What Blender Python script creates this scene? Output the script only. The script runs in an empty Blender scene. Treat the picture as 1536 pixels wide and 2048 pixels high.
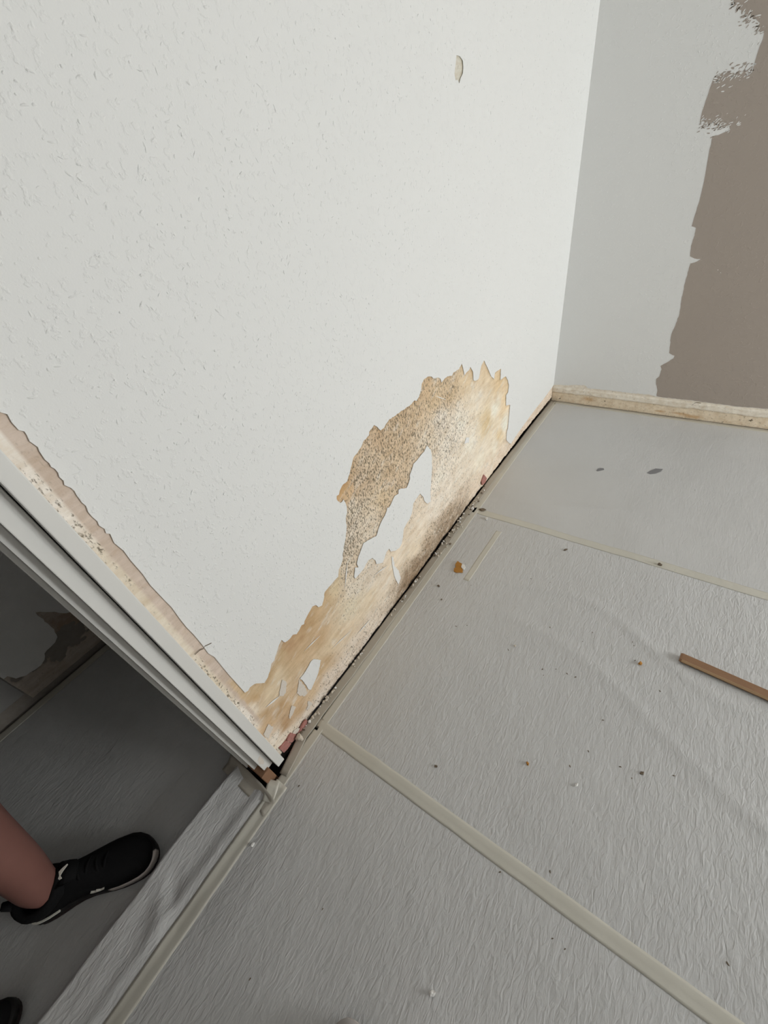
import bpy, bmesh, math, random
import numpy as np
from mathutils import Vector, Matrix

random.seed(7)
RS = np.random.RandomState(11)
S = bpy.context.scene
COL = S.collection

# ------------------------------------------------------------------ camera
# room axes: corner of the two walls at the origin, left wall = plane x=0,
# wall with the window = plane y=0, floor z=0, metres
F_PX, IW, IH = 817.57, 1536, 2048
CAM = np.array((0.56862, -2.18122, 1.18))
ROT = np.array(((0.8157468, 0.5567308, -0.1568692),      # rows: camera right, down, forward
                (0.2758979, -0.6128897, -0.7404367),
                (-0.5083674, 0.5607290, -0.6535637)))
cd = bpy.data.cameras.new('camera')
cam = bpy.data.objects.new('camera', cd)
COL.objects.link(cam)
cd.sensor_fit = 'VERTICAL'
cd.sensor_height = 24.0
cd.lens = F_PX / IH * 24.0
cd.clip_start = 0.02
m = Matrix.Identity(4)
for i in range(3):
    m[i][0], m[i][1], m[i][2], m[i][3] = ROT[0][i], -ROT[1][i], -ROT[2][i], CAM[i]
cam.matrix_world = m
S.camera = cam

# ------------------------------------------------------------------ light and exposure
S.view_settings.view_transform = 'Standard'
S.view_settings.look = 'None'
S.view_settings.gamma = 1.0
S.view_settings.use_curve_mapping = False
S.view_settings.exposure = 0.0
S.cycles.max_bounces = 8
S.cycles.diffuse_bounces = 5
S.cycles.caustics_reflective = False
S.cycles.caustics_refractive = False
world = bpy.data.worlds.new('overcast_sky')
S.world = world
world.use_nodes = True
world.node_tree.nodes['Background'].inputs[0].default_value = (0.86, 0.93, 1.0, 1)
world.node_tree.nodes['Background'].inputs[1].default_value = 1.0
XR = 3.30                                # right wall of the room
WIN = (-1.28, -0.10, 0.04, 1.40)         # y0,y1,z0,z1 of the window in the right wall


def area(name, loc, rot, sx, sy, power, col):
    l = bpy.data.lights.new(name, 'AREA')
    l.shape = 'RECTANGLE'
    l.size, l.size_y, l.energy, l.color = sx, sy, power, col
    o = bpy.data.objects.new(name, l)
    o.location = loc
    o.rotation_euler = rot
    COL.objects.link(o)
    return o


# daylight entering through the window of the right wall (aimed along -x)
area('window_daylight', (XR + 0.16, (WIN[0] + WIN[1]) / 2, (WIN[2] + WIN[3]) / 2), (0, math.radians(90), 0),
     WIN[3] - WIN[2], WIN[1] - WIN[0], 86.0, (0.97, 0.992, 0.98))


# ------------------------------------------------------------------ helpers
def pl(px, py, ax, v):
    """point where the sight line of a photo pixel meets the plane axis=v"""
    r = ROT.T @ np.array(((px - IW / 2) / F_PX, (py - IH / 2) / F_PX, 1.0))
    return CAM + r * ((v - CAM[ax]) / r[ax])


BOWY = [-4.3, -2.12, -2.08, -1.95, -1.88, -1.4, -0.9, -0.6, -0.3, 0.0]
BOWX = [-0.0470, -0.0465, -0.0445, -0.0385, -0.0365, -0.0315, -0.0315, -0.0245, -0.0140, -0.0010]


def bow(y):
    """the left wall is not straight: its face falls back a little away from the corner"""
    y = np.asarray(y, float)
    return sum(np.interp(y + d, BOWY, BOWX) for d in (-0.16, -0.08, 0.0, 0.08, 0.16)) / 5 * np.clip(-y / 0.1, 0, 1) \
        + np.interp(y, BOWY, BOWX) * (1 - np.clip(-y / 0.1, 0, 1))


def wl(px, py):                         # left wall -> (y, z)
    x = -0.03
    for _ in range(5):
        p = pl(px, py, 0, x)
        x = float(bow(p[1]))
    return (p[1], p[2])


def wb(px, py):                         # back wall -> (x, z)
    p = pl(px, py, 1, 0.0)
    return (p[0], p[2])


def fl(px, py, z=0.0):                  # floor -> (x, y)
    p = pl(px, py, 2, z)
    return (p[0], p[1])


def crop(x0, y0, s, pts):
    return [(x0 + a / s, y0 + b / s) for a, b in pts]


def hash2(ix, iy, seed):
    h = (ix * 374761393 + iy * 668265263 + seed * 974634777) & 0xffffffff
    h = ((h ^ (h >> 13)) * 1274126177) & 0xffffffff
    return ((h ^ (h >> 16)) & 0xffff) / 65535.0


def vnoise(x, y, seed=0):
    x = np.asarray(x, float); y = np.asarray(y, float)
    ix = np.floor(x).astype(np.int64); iy = np.floor(y).astype(np.int64)
    fx = x - ix; fy = y - iy
    fx = fx * fx * (3 - 2 * fx); fy = fy * fy * (3 - 2 * fy)
    a = hash2(ix, iy, seed); b = hash2(ix + 1, iy, seed)
    c = hash2(ix, iy + 1, seed); d = hash2(ix + 1, iy + 1, seed)
    return (a + (b - a) * fx) * (1 - fy) + (c + (d - c) * fx) * fy


def fbm(x, y, seed=0, o=3):
    s = 0; a = 0.5; t = 0
    for k in range(o):
        s = s + a * vnoise(np.asarray(x) * 2 ** k, np.asarray(y) * 2 ** k, seed + k * 17)
        t += a; a *= 0.5
    return s / t


def jag(pts, amp, step, closed=False, rng=random):
    """tear a polyline: points every ~step metres pushed sideways at random"""
    out = []
    n = len(pts)
    for i in range(n if closed else n - 1):
        a = Vector(pts[i]); b = Vector(pts[(i + 1) % n])
        d = b - a
        k = max(1, int(d.length / step))
        nrm = Vector((-d.y, d.x)).normalized() if d.length > 1e-9 else Vector((0, 0))
        for j in range(k):
            q = a + d * (j / k)
            if j:
                q = q + nrm * rng.uniform(-amp, amp)
            out.append((q.x, q.y))
    if not closed:
        out.append(tuple(pts[-1]))
    return out


def inside(px, py, poly):
    px = np.asarray(px); py = np.asarray(py)
    r = np.zeros(px.shape, bool)
    n = len(poly)
    for i in range(n):
        x1, y1 = poly[i]; x2, y2 = poly[(i + 1) % n]
        if y1 == y2:
            continue
        c = ((y1 > py) != (y2 > py)) & (px < (x2 - x1) * (py - y1) / (y2 - y1) + x1)
        r ^= c
    return r


def dist_poly(px, py, poly, closed=False):
    d = np.full(np.shape(px), 9.0)
    n = len(poly)
    for i in range(n if closed else n - 1):
        x1, y1 = poly[i]; x2, y2 = poly[(i + 1) % n]
        vx, vy = x2 - x1, y2 - y1
        L = vx * vx + vy * vy
        if L < 1e-14:
            continue
        t = np.clip(((px - x1) * vx + (py - y1) * vy) / L, 0, 1)
        d = np.minimum(d, np.hypot(px - x1 - t * vx, py - y1 - t * vy))
    return d


def lin(c):
    return tuple(((v / 255.0) / 12.92 if v <= 10 else (((v / 255.0) + 0.055) / 1.055) ** 2.4) for v in c)


def tag(o, label=None, cat=None, group=None, kind=None):
    if label: o['label'] = label
    if cat: o['category'] = cat
    if group: o['group'] = group
    if kind: o['kind'] = kind
    return o


def link(name, me, mat=None, parent=None, smooth=False):
    o = bpy.data.objects.new(name, me)
    COL.objects.link(o)
    if mat is not None and not me.materials:
        me.materials.append(mat)
    if parent is not None:
        o.parent = parent
    if smooth:
        me.polygons.foreach_set('use_smooth', [True] * len(me.polygons))
    return o


def empty(name, loc, rz=0.0):
    o = bpy.data.objects.new(name, None)
    COL.objects.link(o)
    o.empty_display_size = 0.05
    o.location = loc
    o.rotation_euler = (0, 0, rz)
    return o


def from_bm(name, bm, mat=None, parent=None, smooth=False):
    bmesh.ops.recalc_face_normals(bm, faces=bm.faces)
    me = bpy.data.meshes.new(name)
    bm.to_mesh(me); bm.free()
    return link(name, me, mat, parent, smooth)


def box_bm(bm, x0, x1, y0, y1, z0, z1):
    v = [bm.verts.new((x, y, z)) for x in (x0, x1) for y in (y0, y1) for z in (z0, z1)]
    for f in ((0, 1, 3, 2), (4, 6, 7, 5), (0, 4, 5, 1), (2, 3, 7, 6), (0, 2, 6, 4), (1, 5, 7, 3)):
        bm.faces.new([v[i] for i in f])
    return v


def boxes(name, bs, mat, parent=None, bevel=0.0):
    bm = bmesh.new()
    for b in bs:
        box_bm(bm, *b)
    if bevel:
        bmesh.ops.bevel(bm, geom=bm.edges[:], offset=bevel, segments=2, affect='EDGES', profile=0.6)
    return from_bm(name, bm, mat, parent)


def poly_mesh(name, loops, thick, fmap, mat=None, parent=None, cuts=()):
    """flat sheet with outline/holes given by loops (2d), real thickness; fmap maps (u, v, w) to room axes"""
    cu = bpy.data.curves.new(name, 'CURVE')
    cu.dimensions = '2D'
    cu.fill_mode = 'BOTH'
    cu.extrude = thick / 2
    for lp in loops:
        sp = cu.splines.new('POLY')
        sp.points.add(len(lp) - 1)
        for i, (u, v) in enumerate(lp):
            sp.points[i].co = (u, v, 0, 1)
        sp.use_cyclic_u = True
    t = bpy.data.objects.new('tmp', cu)
    COL.objects.link(t)
    dg = bpy.context.evaluated_depsgraph_get()
    me = bpy.data.meshes.new_from_object(t.evaluated_get(dg))
    bpy.data.objects.remove(t)
    bpy.data.curves.remove(cu)
    me.name = name
    me.materials.clear()
    if len(cuts):
        bm = bmesh.new(); bm.from_mesh(me)
        for c_ in cuts:
            bmesh.ops.bisect_plane(bm, geom=bm.verts[:] + bm.edges[:] + bm.faces[:], dist=1e-6, plane_co=(c_, 0, 0), plane_no=(1, 0, 0))
        bm.to_mesh(me); bm.free()
    for v in me.vertices:
        v.co = fmap(v.co.x, v.co.y, v.co.z + thick / 2)
    bm = bmesh.new(); bm.from_mesh(me)
    bmesh.ops.remove_doubles(bm, verts=bm.verts, dist=1e-6)
    bmesh.ops.recalc_face_normals(bm, faces=bm.faces)
    bm.to_mesh(me); bm.free()
    return link(name, me, mat, parent)


def grid_mesh(name, P, keep=None, mat=None, parent=None, smooth=True):
    """P: (n,m,3) array of points"""
    n, k = P.shape[:2]
    idx = np.arange(n * k).reshape(n, k)
    q = np.stack((idx[:-1, :-1], idx[1:, :-1], idx[1:, 1:], idx[:-1, 1:]), -1).reshape(-1, 4)
    if keep is not None:
        q = q[keep[:-1, :-1].reshape(-1)]
    me = bpy.data.meshes.new(name)
    me.from_pydata(P.reshape(-1, 3).tolist(), [], q.tolist())
    return link(name, me, mat, parent, smooth)


# ------------------------------------------------------------------ materials
class N:
    """small node-tree helper"""
    def __init__(s, name, rough=0.7, spec=0.3):
        s.m = bpy.data.materials.new(name)
        s.m.use_nodes = True
        s.t = s.m.node_tree
        s.b = s.t.nodes['Principled BSDF']
        s.b.inputs['Roughness'].default_value = rough
        s.b.inputs['Specular IOR Level'].default_value = spec

    def n(s, typ, **kw):
        d = s.t.nodes.new(typ)
        for k, v in kw.items():
            if k.startswith('i_'):
                d.inputs[k[2:].replace('_', ' ')].default_value = v
            else:
                setattr(d, k, v)
        return d

    def l(s, a, b):
        s.t.links.new(a, b)

    def coord(s, scale=(1, 1, 1), rot=(0, 0, 0)):
        c = s.n('ShaderNodeTexCoord')
        mp = s.n('ShaderNodeMapping')
        mp.inputs['Scale'].default_value = scale
        mp.inputs['Rotation'].default_value = rot
        s.l(c.outputs['Object'], mp.inputs['Vector'])
        return mp.outputs[0]

    def noise(s, vec, scale, detail=3, rough=0.55):
        d = s.n('ShaderNodeTexNoise')
        d.inputs['Scale'].default_value = scale
        d.inputs['Detail'].default_value = detail
        d.inputs['Roughness'].default_value = rough
        s.l(vec, d.inputs['Vector'])
        return d.outputs['Fac']

    def ramp(s, fac, stops):
        r = s.n('ShaderNodeValToRGB')
        e = r.color_ramp.elements
        while len(e) < len(stops):
            e.new(0.5)
        for i, (p, c) in enumerate(stops):
            e[i].position = p
            e[i].color = (c, c, c, 1) if not isinstance(c, tuple) else (*c, 1)
        s.l(fac, r.inputs[0])
        return r.outputs[0]

    def math(s, op, a, b=None):
        d = s.n('ShaderNodeMath', operation=op)
        for i, v in enumerate((a, b)):
            if v is None: continue
            if isinstance(v, (int, float)): d.inputs[i].default_value = v
            else: s.l(v, d.inputs[i])
        return d.outputs[0]

    def mix(s, fac, a, b, mode='MIX'):
        d = s.n('ShaderNodeMix', data_type='RGBA', blend_type=mode)
        for k, v in ((0, fac), (6, a), (7, b)):
            if isinstance(v, (int, float)): d.inputs[k].default_value = v
            elif isinstance(v, tuple): d.inputs[k].default_value = (*v, 1)
            else: s.l(v, d.inputs[k])
        return d.outputs[2]

    def bump(s, h, strength, dist, prev=None):
        d = s.n('ShaderNodeBump')
        d.inputs['Strength'].default_value = strength
        d.inputs['Distance'].default_value = dist
        s.l(h, d.inputs['Height'])
        if prev is not None:
            s.l(prev, d.inputs['Normal'])
        return d.outputs[0]

    def out(s, col=None, normal=None, rough=None):
        if col is not None:
            if isinstance(col, tuple): s.b.inputs['Base Color'].default_value = (*col, 1)
            else: s.l(col, s.b.inputs['Base Color'])
        if normal is not None: s.l(normal, s.b.inputs['Normal'])
        if rough is not None: s.l(rough, s.b.inputs['Roughness'])
        return s.m


def simple(name, col, rough=0.6, spec=0.3, var=0.06, scale=40, bump=0.0, stretch=(1, 1, 1)):
    k = N(name, rough, spec)
    v = k.coord(stretch)
    f = k.noise(v, scale, 4)
    c = k.mix(f, tuple(x * (1 - var) for x in col), tuple(min(1, x * (1 + var)) for x in col))
    nm = k.bump(f, bump, 0.002) if bump else None
    return k.out(c, nm)


def wallpaper_mat(name, col, strength):
    k = N(name, 0.62, 0.25)
    v = k.coord()
    big = k.noise(v, 2.5, 2)
    c = k.mix(big, tuple(x * 0.975 for x in col), col)
    # tiny dark marks scattered over the paper at random
    sp = k.noise(v, 120, 1)
    c = k.mix(k.ramp(sp, [(0.80, 0.0), (0.83, 0.35)]), c, (0.45, 0.44, 0.42))
    fine = k.noise(v, 420, 2)
    mid = k.noise(v, 95, 3)
    chip = k.ramp(mid, [(0.56, 0.0), (0.66, 1.0)])
    nm = k.bump(chip, strength, 0.0011)
    nm = k.bump(fine, strength * 0.55, 0.0006, nm)
    return k.out(c, nm)


M_PAPER = wallpaper_mat('white_woodchip_wallpaper', (0.80, 0.80, 0.785), 0.50)
M_PAPER_B = wallpaper_mat('white_painted_back_wall', (0.80, 0.80, 0.785), 0.35)
M_TAUPE = wallpaper_mat('taupe_wall_paint', (0.40, 0.345, 0.30), 0.35)
M_CEIL = simple('ceiling_white', (0.78, 0.78, 0.77), 0.8)
M_CORE = simple('grey_masonry', (0.30, 0.27, 0.24), 0.9, 0.1, 0.2, 60, 0.5)
M_VOID = simple('gap_shade_dark', (0.055, 0.048, 0.042), 0.95, 0.05, 0.3, 80, 0.5)  # near-black colour puts the shade of the floor gap into the subfloor
M_SCREED = simple('floor_screed', (0.32, 0.31, 0.30), 0.9, 0.1)
M_FRAME = simple('white_lacquered_wood', (0.70, 0.69, 0.66), 0.38, 0.45, 0.03, 14, 0.05, (1, 1, 0.15))
M_BLOCK = simple('bare_brown_wood', (0.26, 0.145, 0.085), 0.7, 0.2, 0.25, 60, 0.3, (1, 1, 0.2))
M_BRICK = simple('pink_red_brick', (0.42, 0.20, 0.175), 0.9, 0.1, 0.25, 90, 0.6)
M_SCRAP = simple('speckled_offwhite_paper', (0.68, 0.62, 0.55), 0.8, 0.1, 0.08, 200, 0.3)
M_CRUMB = simple('pale_plaster_crumb', (0.62, 0.56, 0.48), 0.9, 0.1, 0.2, 150, 0.5)
M_CRUMBW = simple('white_plaster_crumb', (0.80, 0.79, 0.77), 0.9, 0.1)
M_CRUMBD = simple('dark_brown_crumb', (0.17, 0.135, 0.10), 0.9, 0.1, 0.3, 200)
M_CRUMBG = simple('grey_flake', (0.235, 0.232, 0.238), 0.8, 0.1, 0.1, 100)
M_RUST = simple('orange_brown_plaster', (0.44, 0.215, 0.055), 0.85, 0.1, 0.2, 120, 0.4)
M_BLACK = simple('black_knit_shoe', (0.007, 0.007, 0.0075), 0.85, 0.12, 0.3, 500, 0.3)
M_RUBBERW = simple('worn_white_rubber', (0.55, 0.52, 0.50), 0.6, 0.3, 0.06, 60)
M_RUBBERD = simple('dark_brown_rubber', (0.035, 0.024, 0.023), 0.7, 0.3)
M_MARK = simple('white_shoe_mark', (0.80, 0.78, 0.70), 0.6)
M_SKIN = simple('bare_skin', (0.205, 0.095, 0.078), 0.5, 0.25, 0.06, 30, 0.05)
M_SHORTS = simple('dark_grey_cloth', (0.05, 0.052, 0.06), 0.9, 0.1, 0.15, 300, 0.2)
M_SHIRT = simple('grey_cotton', (0.25, 0.26, 0.28), 0.9, 0.1, 0.1, 300, 0.2)
M_HAIR = simple('brown_hair', (0.06, 0.038, 0.025), 0.6, 0.3, 0.3, 200, 0.4)
M_EYE = simple('eye_white', (0.7, 0.69, 0.67), 0.2, 0.5)
M_IRIS = simple('iris_brown', (0.05, 0.03, 0.02), 0.2, 0.5)
M_LIP = simple('lip', (0.42, 0.19, 0.17), 0.5, 0.3)


def sheet_mat(name, col, amp):
    k = N(name, 0.55, 0.30)
    v = k.coord()
    big = k.noise(v, 3.0, 3)
    c = k.mix(big, tuple(x * 0.95 for x in col), tuple(x * 1.04 for x in col))
    nd = k.n('ShaderNodeTexNoise', i_Scale=125.0, i_Detail=2.0, i_Roughness=0.55, i_Distortion=0.9)
    k.l(k.coord((1, 0.33, 1), (0, 0, 0.06)), nd.inputs['Vector'])
    rip = nd.outputs['Fac']
    crk = k.noise(k.coord((1, 0.45, 1), (0, 0, 0.25)), 42, 2)
    mask = k.ramp(k.noise(v, 2.2, 2), [(0.26, 0.5), (0.52, 1.0)])
    h = k.math('MULTIPLY', rip, mask)
    nm = k.bump(h, amp, 0.0040)
    nm = k.bump(crk, amp * 0.6, 0.0045, nm)
    nm = k.bump(k.noise(v, 500, 2), 0.22, 0.0006, nm)
    return k.out(c, nm)


M_SHEET = sheet_mat('grey_painters_fleece', (0.580, 0.580, 0.576), 0.58)
M_SHEETF = sheet_mat('grey_smooth_fleece', (0.580, 0.578, 0.572), 0.26)
k = N('translucent_masking_tape', 0.38, 0.4)
v = k.coord()
M_TAPE = k.out(k.mix(k.noise(v, 9, 3), (0.56, 0.54, 0.475), (0.61, 0.59, 0.525)),
               k.bump(k.noise(k.coord((1, 0.6, 1)), 120, 3), 0.25, 0.001))
k = N('milky_tape_over_film', 0.30, 0.45)
v = k.coord()
M_FILM = k.out(k.mix(k.noise(v, 14, 3), (0.39, 0.36, 0.31), (0.50, 0.465, 0.40)),
               k.bump(k.noise(v, 70, 3), 0.3, 0.002))
k = N('batten_wood', 0.55, 0.3)
v = k.coord((0.12, 1, 1))
g = k.noise(v, 160, 4)
M_BATTEN = k.out(k.mix(g, (0.235, 0.130, 0.072), (0.32, 0.185, 0.105)), k.bump(g, 0.25, 0.001))
M_BATTENL = simple('batten_pale_edge', (0.50, 0.33, 0.19), 0.5, 0.3, 0.12, 120, 0.2, (0.12, 1, 1))

# damaged plaster: tint and mould density are painted per vertex, speckle is procedural
k = N('stained_plaster', 0.85, 0.15)
at = k.n('ShaderNodeAttribute', attribute_name='tint')
am = k.n('ShaderNodeAttribute', attribute_name='mould')
v = k.coord((1, 1.0, 1))
vs = k.coord((1, 1.45, 0.75), (0.35, 0, 0))
blot = k.noise(v, 26, 4, 0.6)
vst = k.coord((1, 0.35, 1.6), (0.42, 0, 0))
strk = k.noise(vst, 48, 4, 0.65)
c = k.mix(k.ramp(blot, [(0.3, 0.86), (0.5, 1.0), (0.72, 1.06)]), (0, 0, 0), at.outputs['Color'])
c = k.mix(1.0, at.outputs['Color'], k.ramp(blot, [(0.30, (0.90, 0.87, 0.83)), (0.55, (1, 1, 1))]), 'MULTIPLY')
c = k.mix(1.0, c, k.ramp(strk, [(0.30, (0.90, 0.85, 0.79)), (0.52, (1, 1, 1)), (0.75, (1.14, 1.14, 1.14))]), 'MULTIPLY')
sp1 = k.noise(vs, 175, 2, 0.6)
sp2 = k.noise(vs, 95, 3, 0.7)
thr = k.math('ADD', k.math('MULTIPLY', sp1, 0.62), k.math('MULTIPLY', sp2, 0.38))
thr = k.math('ADD', thr, k.math('MULTIPLY', am.outputs['Fac'], 0.138))
spots = k.ramp(thr, [(0.585, 0.0), (0.685, 0.9)])
spots = k.math('MULTIPLY', spots, k.ramp(am.outputs['Fac'], [(0.0, 0.25), (0.35, 1.0)]))
c = k.mix(spots, c, (0.150, 0.120, 0.080))
nm = k.bump(k.math('ADD', blot, k.math('MULTIPLY', sp2, 0.6)), 0.35, 0.0016)
nm = k.bump(k.noise(v, 300, 3), 0.3, 0.0008, nm)
M_PLASTER = k.out(c, nm)
M_PLASTERB = simple('beige_bare_plaster', (0.60, 0.515, 0.41), 0.9, 0.1, 0.18, 110, 0.5)

# ------------------------------------------------------------------ outlines measured on the photo
RIGHT_TOP = crop(820, 700, 6.4, [(1285, 1200), (1262, 1190), (1228, 1150), (1235, 1040), (1250, 1000), (1262, 850), (1278, 700), (1225, 710),
    (1225, 580), (1250, 540), (1260, 450), (1245, 380), (1215, 335), (1165, 370), (1150, 385), (1158, 235), (1080, 290),
    (1070, 370), (1035, 340), (990, 240), (940, 130), (905, 200), (885, 300), (870, 370), (825, 395), (805, 385),
    (800, 280), (765, 210), (745, 260), (710, 290), (690, 320), (655, 170), (620, 240), (545, 290), (530, 325),
    (470, 335), (430, 370), (395, 415), (380, 365), (340, 350), (295, 370), (270, 340), (215, 340), (165, 380),
    (140, 430), (130, 520), (105, 600), (75, 650), (50, 640), (10, 690)])
MID = crop(660, 840, 6.4, [(740, 0), (700, 60), (680, 100), (640, 130), (625, 120), (590, 80), (555, 60), (530, 100), (490, 150),
    (490, 190), (450, 240), (420, 260), (390, 340), (340, 420), (290, 480), (265, 580), (245, 660), (210, 780),
    (190, 800), (150, 830), (115, 900), (105, 950), (75, 970), (75, 1010), (125, 1060), (150, 1040), (165, 1010),
    (185, 1050), (205, 1110), (210, 1180), (195, 1230), (195, 1310), (205, 1370), (190, 1440)])
LOW = crop(640, 1020, 6.4, [(330, 240), (315, 380), (295, 470), (280, 570), (285, 610), (260, 700), (230, 760), (225, 850), (150, 930),
    (90, 1000), (50, 1050), (40, 1130), (20, 1200)])
LOW2 = crop(480, 1160, 6.98, [(1140, 345), (1085, 375), (1050, 345), (1000, 365), (970, 420), (930, 490), (890, 570), (885, 610),
    (850, 625), (820, 690), (780, 750), (725, 760), (690, 810), (620, 865), (570, 830), (540, 890), (510, 980),
    (480, 1060), (470, 1115), (430, 1160), (410, 1260), (380, 1350), (330, 1430), (250, 1435), (190, 1445), (130, 1490)])
LOW3 = crop(480, 1340, 7.68, [(115, 310), (65, 340)])
PATCH_PX = RIGHT_TOP + MID + LOW + LOW2 + LOW3
TORN_PX = (crop(0, 800, 6.827, [(0, 165), (90, 190), (110, 225), (150, 300), (245, 405), (325, 425), (360, 480), (395, 560), (440, 590),
    (510, 640), (525, 690), (565, 750), (605, 810), (665, 860), (690, 910), (740, 935), (785, 990), (800, 1045),
    (860, 1100), (870, 1155), (960, 1195), (1010, 1240), (1040, 1300), (1080, 1350), (1105, 1390), (1165, 1440),
    (1195, 1525), (1250, 1590), (1320, 1650), (1345, 1710), (1420, 1755), (1440, 1815)])
    + crop(0, 800, 2.926, [(640, 780), (665, 835), (720, 880), (760, 935), (830, 1015), (875, 1080), (960, 1170), (1000, 1210),
    (1050, 1280), (1090, 1330), (1130, 1370), (1180, 1430), (1215, 1480), (1250, 1500), (1290, 1550), (1340, 1610),
    (1385, 1660)]))
ISLAND_PX = (crop(660, 840, 6.4, [(1235, 325), (1200, 400), (1140, 470), (1110, 510), (1060, 560), (1045, 620), (1015, 700), (1015, 760),
    (990, 830), (970, 870), (900, 875), (870, 890), (870, 940), (820, 970), (800, 1010), (770, 1080), (745, 1120),
    (725, 1120), (715, 1170), (690, 1230), (650, 1300)])
    + crop(640, 1020, 6.4, [(745, 230), (715, 330), (680, 345), (620, 380), (550, 420), (525, 490), (510, 530), (480, 610), (465, 680),
    (485, 730), (440, 735), (435, 800), (430, 850), (445, 875), (510, 800), (550, 750), (580, 690), (610, 640),
    (665, 610), (700, 640), (715, 690), (760, 680), (795, 670), (815, 620), (840, 540), (880, 490), (900, 530),
    (960, 515), (1010, 480), (1040, 420), (1055, 330), (1065, 240), (1100, 170), (1145, 100)])
    + crop(660, 840, 6.4, [(1015, 1250), (1040, 1190), (1060, 1060), (1100, 1000), (1145, 940), (1185, 980), (1200, 1030), (1240, 1070),
    (1280, 1040), (1280, 900), (1300, 600), (1295, 450), (1280, 380)]))
SMALL_PX = crop(480, 1160, 6.98, [(1060, 1105), (1120, 1110), (1105, 1200), (1085, 1290), (1040, 1400), (1000, 1490), (980, 1530),
    (945, 1520), (905, 1450), (860, 1390), (830, 1370), (880, 1310), (930, 1230), (985, 1130), (1020, 1100)])
SCRAPS_PX = [
    crop(640, 1020, 6.4, [(908, 590), (932, 600), (950, 720), (1000, 770), (1030, 870), (1000, 950), (970, 900), (948, 850), (920, 700)]),
    crop(480, 1340, 7.68, [(640, 150), (710, 180), (705, 260), (700, 340), (660, 400), (595, 390), (605, 310), (620, 250)]),
    crop(480, 1340, 7.68, [(900, 150), (940, 180), (990, 250), (1030, 345), (985, 400), (900, 385), (870, 340), (890, 250)]),
    crop(480, 1340, 7.68, [(430, 820), (505, 870), (480, 930), (430, 1055), (355, 990), (395, 900)]),
    crop(480, 1340, 7.68, [(790, 540), (850, 560), (820, 640), (765, 745), (745, 700), (770, 610)]),
    crop(820, 700, 6.4, [(715, 1120), (755, 1120), (750, 1180), (690, 1200)]),
    crop(480, 1340, 7.68, [(1030, 480), (1060, 470), (1110, 510), (1075, 545), (1060, 600), (1010, 610), (1040, 540)]),
    crop(480, 1340, 7.68, [(880, 880), (915, 900), (900, 960), (850, 985), (805, 975), (820, 930)]),
]
PEEL_PX = [(911, 111), (918, 113), (924, 122), (925, 135), (924, 147), (919, 158), (917, 168), (913, 160), (909, 161), (907, 148), (909, 132)]
BRICKS_PX = [crop(480, 1340, 7.68, p) for p in (
    [(590, 1190), (640, 1140), (700, 1075), (770, 1115), (720, 1190), (655, 1255)],
    [(704, 1066), (740, 1000), (775, 960), (862, 988), (840, 1040), (776, 1104)],
    [(868, 984), (920, 880), (975, 790), (1010, 755), (1022, 790), (975, 880), (935, 945), (890, 1000)])]
BRICKS_PX.append(crop(640, 680, 2.954, [(965, 795), (980, 815), (972, 840), (955, 856), (950, 835)]))

# ------------------------------------------------------------------ the setting
CEIL = 2.50
YF, HX = -4.20, -0.94                    # front wall, hall wall
JAMB, JAMB2, LINT = -2.128, -3.06, 2.02  # doorway in the left wall
HZ = -0.036                               # hall floor level

floor = boxes('floor', [(-0.006, XR, YF, 0.0, -0.06, -0.004)], M_SCREED); tag(floor, kind='structure')
sub = boxes('floor', [(HX - 0.1, 0.3, YF, 0.1, -0.16, -0.085)], M_VOID); tag(sub, kind='structure')
hall_floor = boxes('floor', [(HX, -0.13, YF, 0.0, -0.083, HZ - 0.004)], M_SCREED); tag(hall_floor, kind='structure')
thr = boxes('trim_1', [(-0.128, 0.014, JAMB2, -2.197, -0.082, -0.004)], M_VOID); tag(thr, kind='structure')
ceil = boxes('ceiling', [(HX - 0.1, XR + 0.1, YF - 0.1, 0.3, CEIL, CEIL + 0.1)], M_CEIL); tag(ceil, kind='structure')

wall_left = boxes('wall_left', [(-0.125, -0.078, JAMB, 0.0, -0.085, CEIL), (-0.125, -0.048, JAMB2, JAMB, LINT + 0.02, CEIL),
                                (-0.125, -0.048, YF, JAMB2, -0.085, CEIL)], M_CORE)
tag(wall_left, kind='structure')
wall_hall = boxes('wall_hall', [(HX - 0.1, HX - 0.004, YF, 0.0, -0.085, CEIL)], M_CORE); tag(wall_hall, kind='structure')
wall_back = boxes('wall_back', [(HX - 0.1, XR + 0.1, 0.004, 0.12, -0.085, CEIL)], M_PLASTERB)
tag(wall_back, kind='structure')
wall_right = boxes('wall_right', [(XR, XR + 0.1, WIN[1], 0.1, -0.085, CEIL), (XR, XR + 0.1, YF, WIN[0], -0.085, CEIL),
                                  (XR, XR + 0.1, WIN[0], WIN[1], -0.085, WIN[2]), (XR, XR + 0.1, WIN[0], WIN[1], WIN[3], CEIL)], M_PAPER_B)
tag(wall_right, kind='structure')
wall_front = boxes('wall_front', [(HX - 0.1, XR + 0.1, YF - 0.1, YF, -0.085, CEIL)], M_PAPER_B); tag(wall_front, kind='structure')
wx0, wx1, wm = XR + 0.03, XR + 0.09, (WIN[0] + WIN[1]) / 2
window = boxes('window_1', [(wx0, wx1, WIN[0], WIN[1], WIN[2], WIN[2] + 0.06), (wx0, wx1, WIN[0], WIN[1], WIN[3] - 0.06, WIN[3]),
                            (wx0, wx1, WIN[0], WIN[0] + 0.06, WIN[2] + 0.06, WIN[3] - 0.06),
                            (wx0, wx1, WIN[1] - 0.06, WIN[1], WIN[2] + 0.06, WIN[3] - 0.06),
                            (wx0, wx1, wm - 0.05, wm + 0.05, WIN[2] + 0.06, WIN[3] - 0.06)], M_FRAME)
tag(window, kind='structure')
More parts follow.
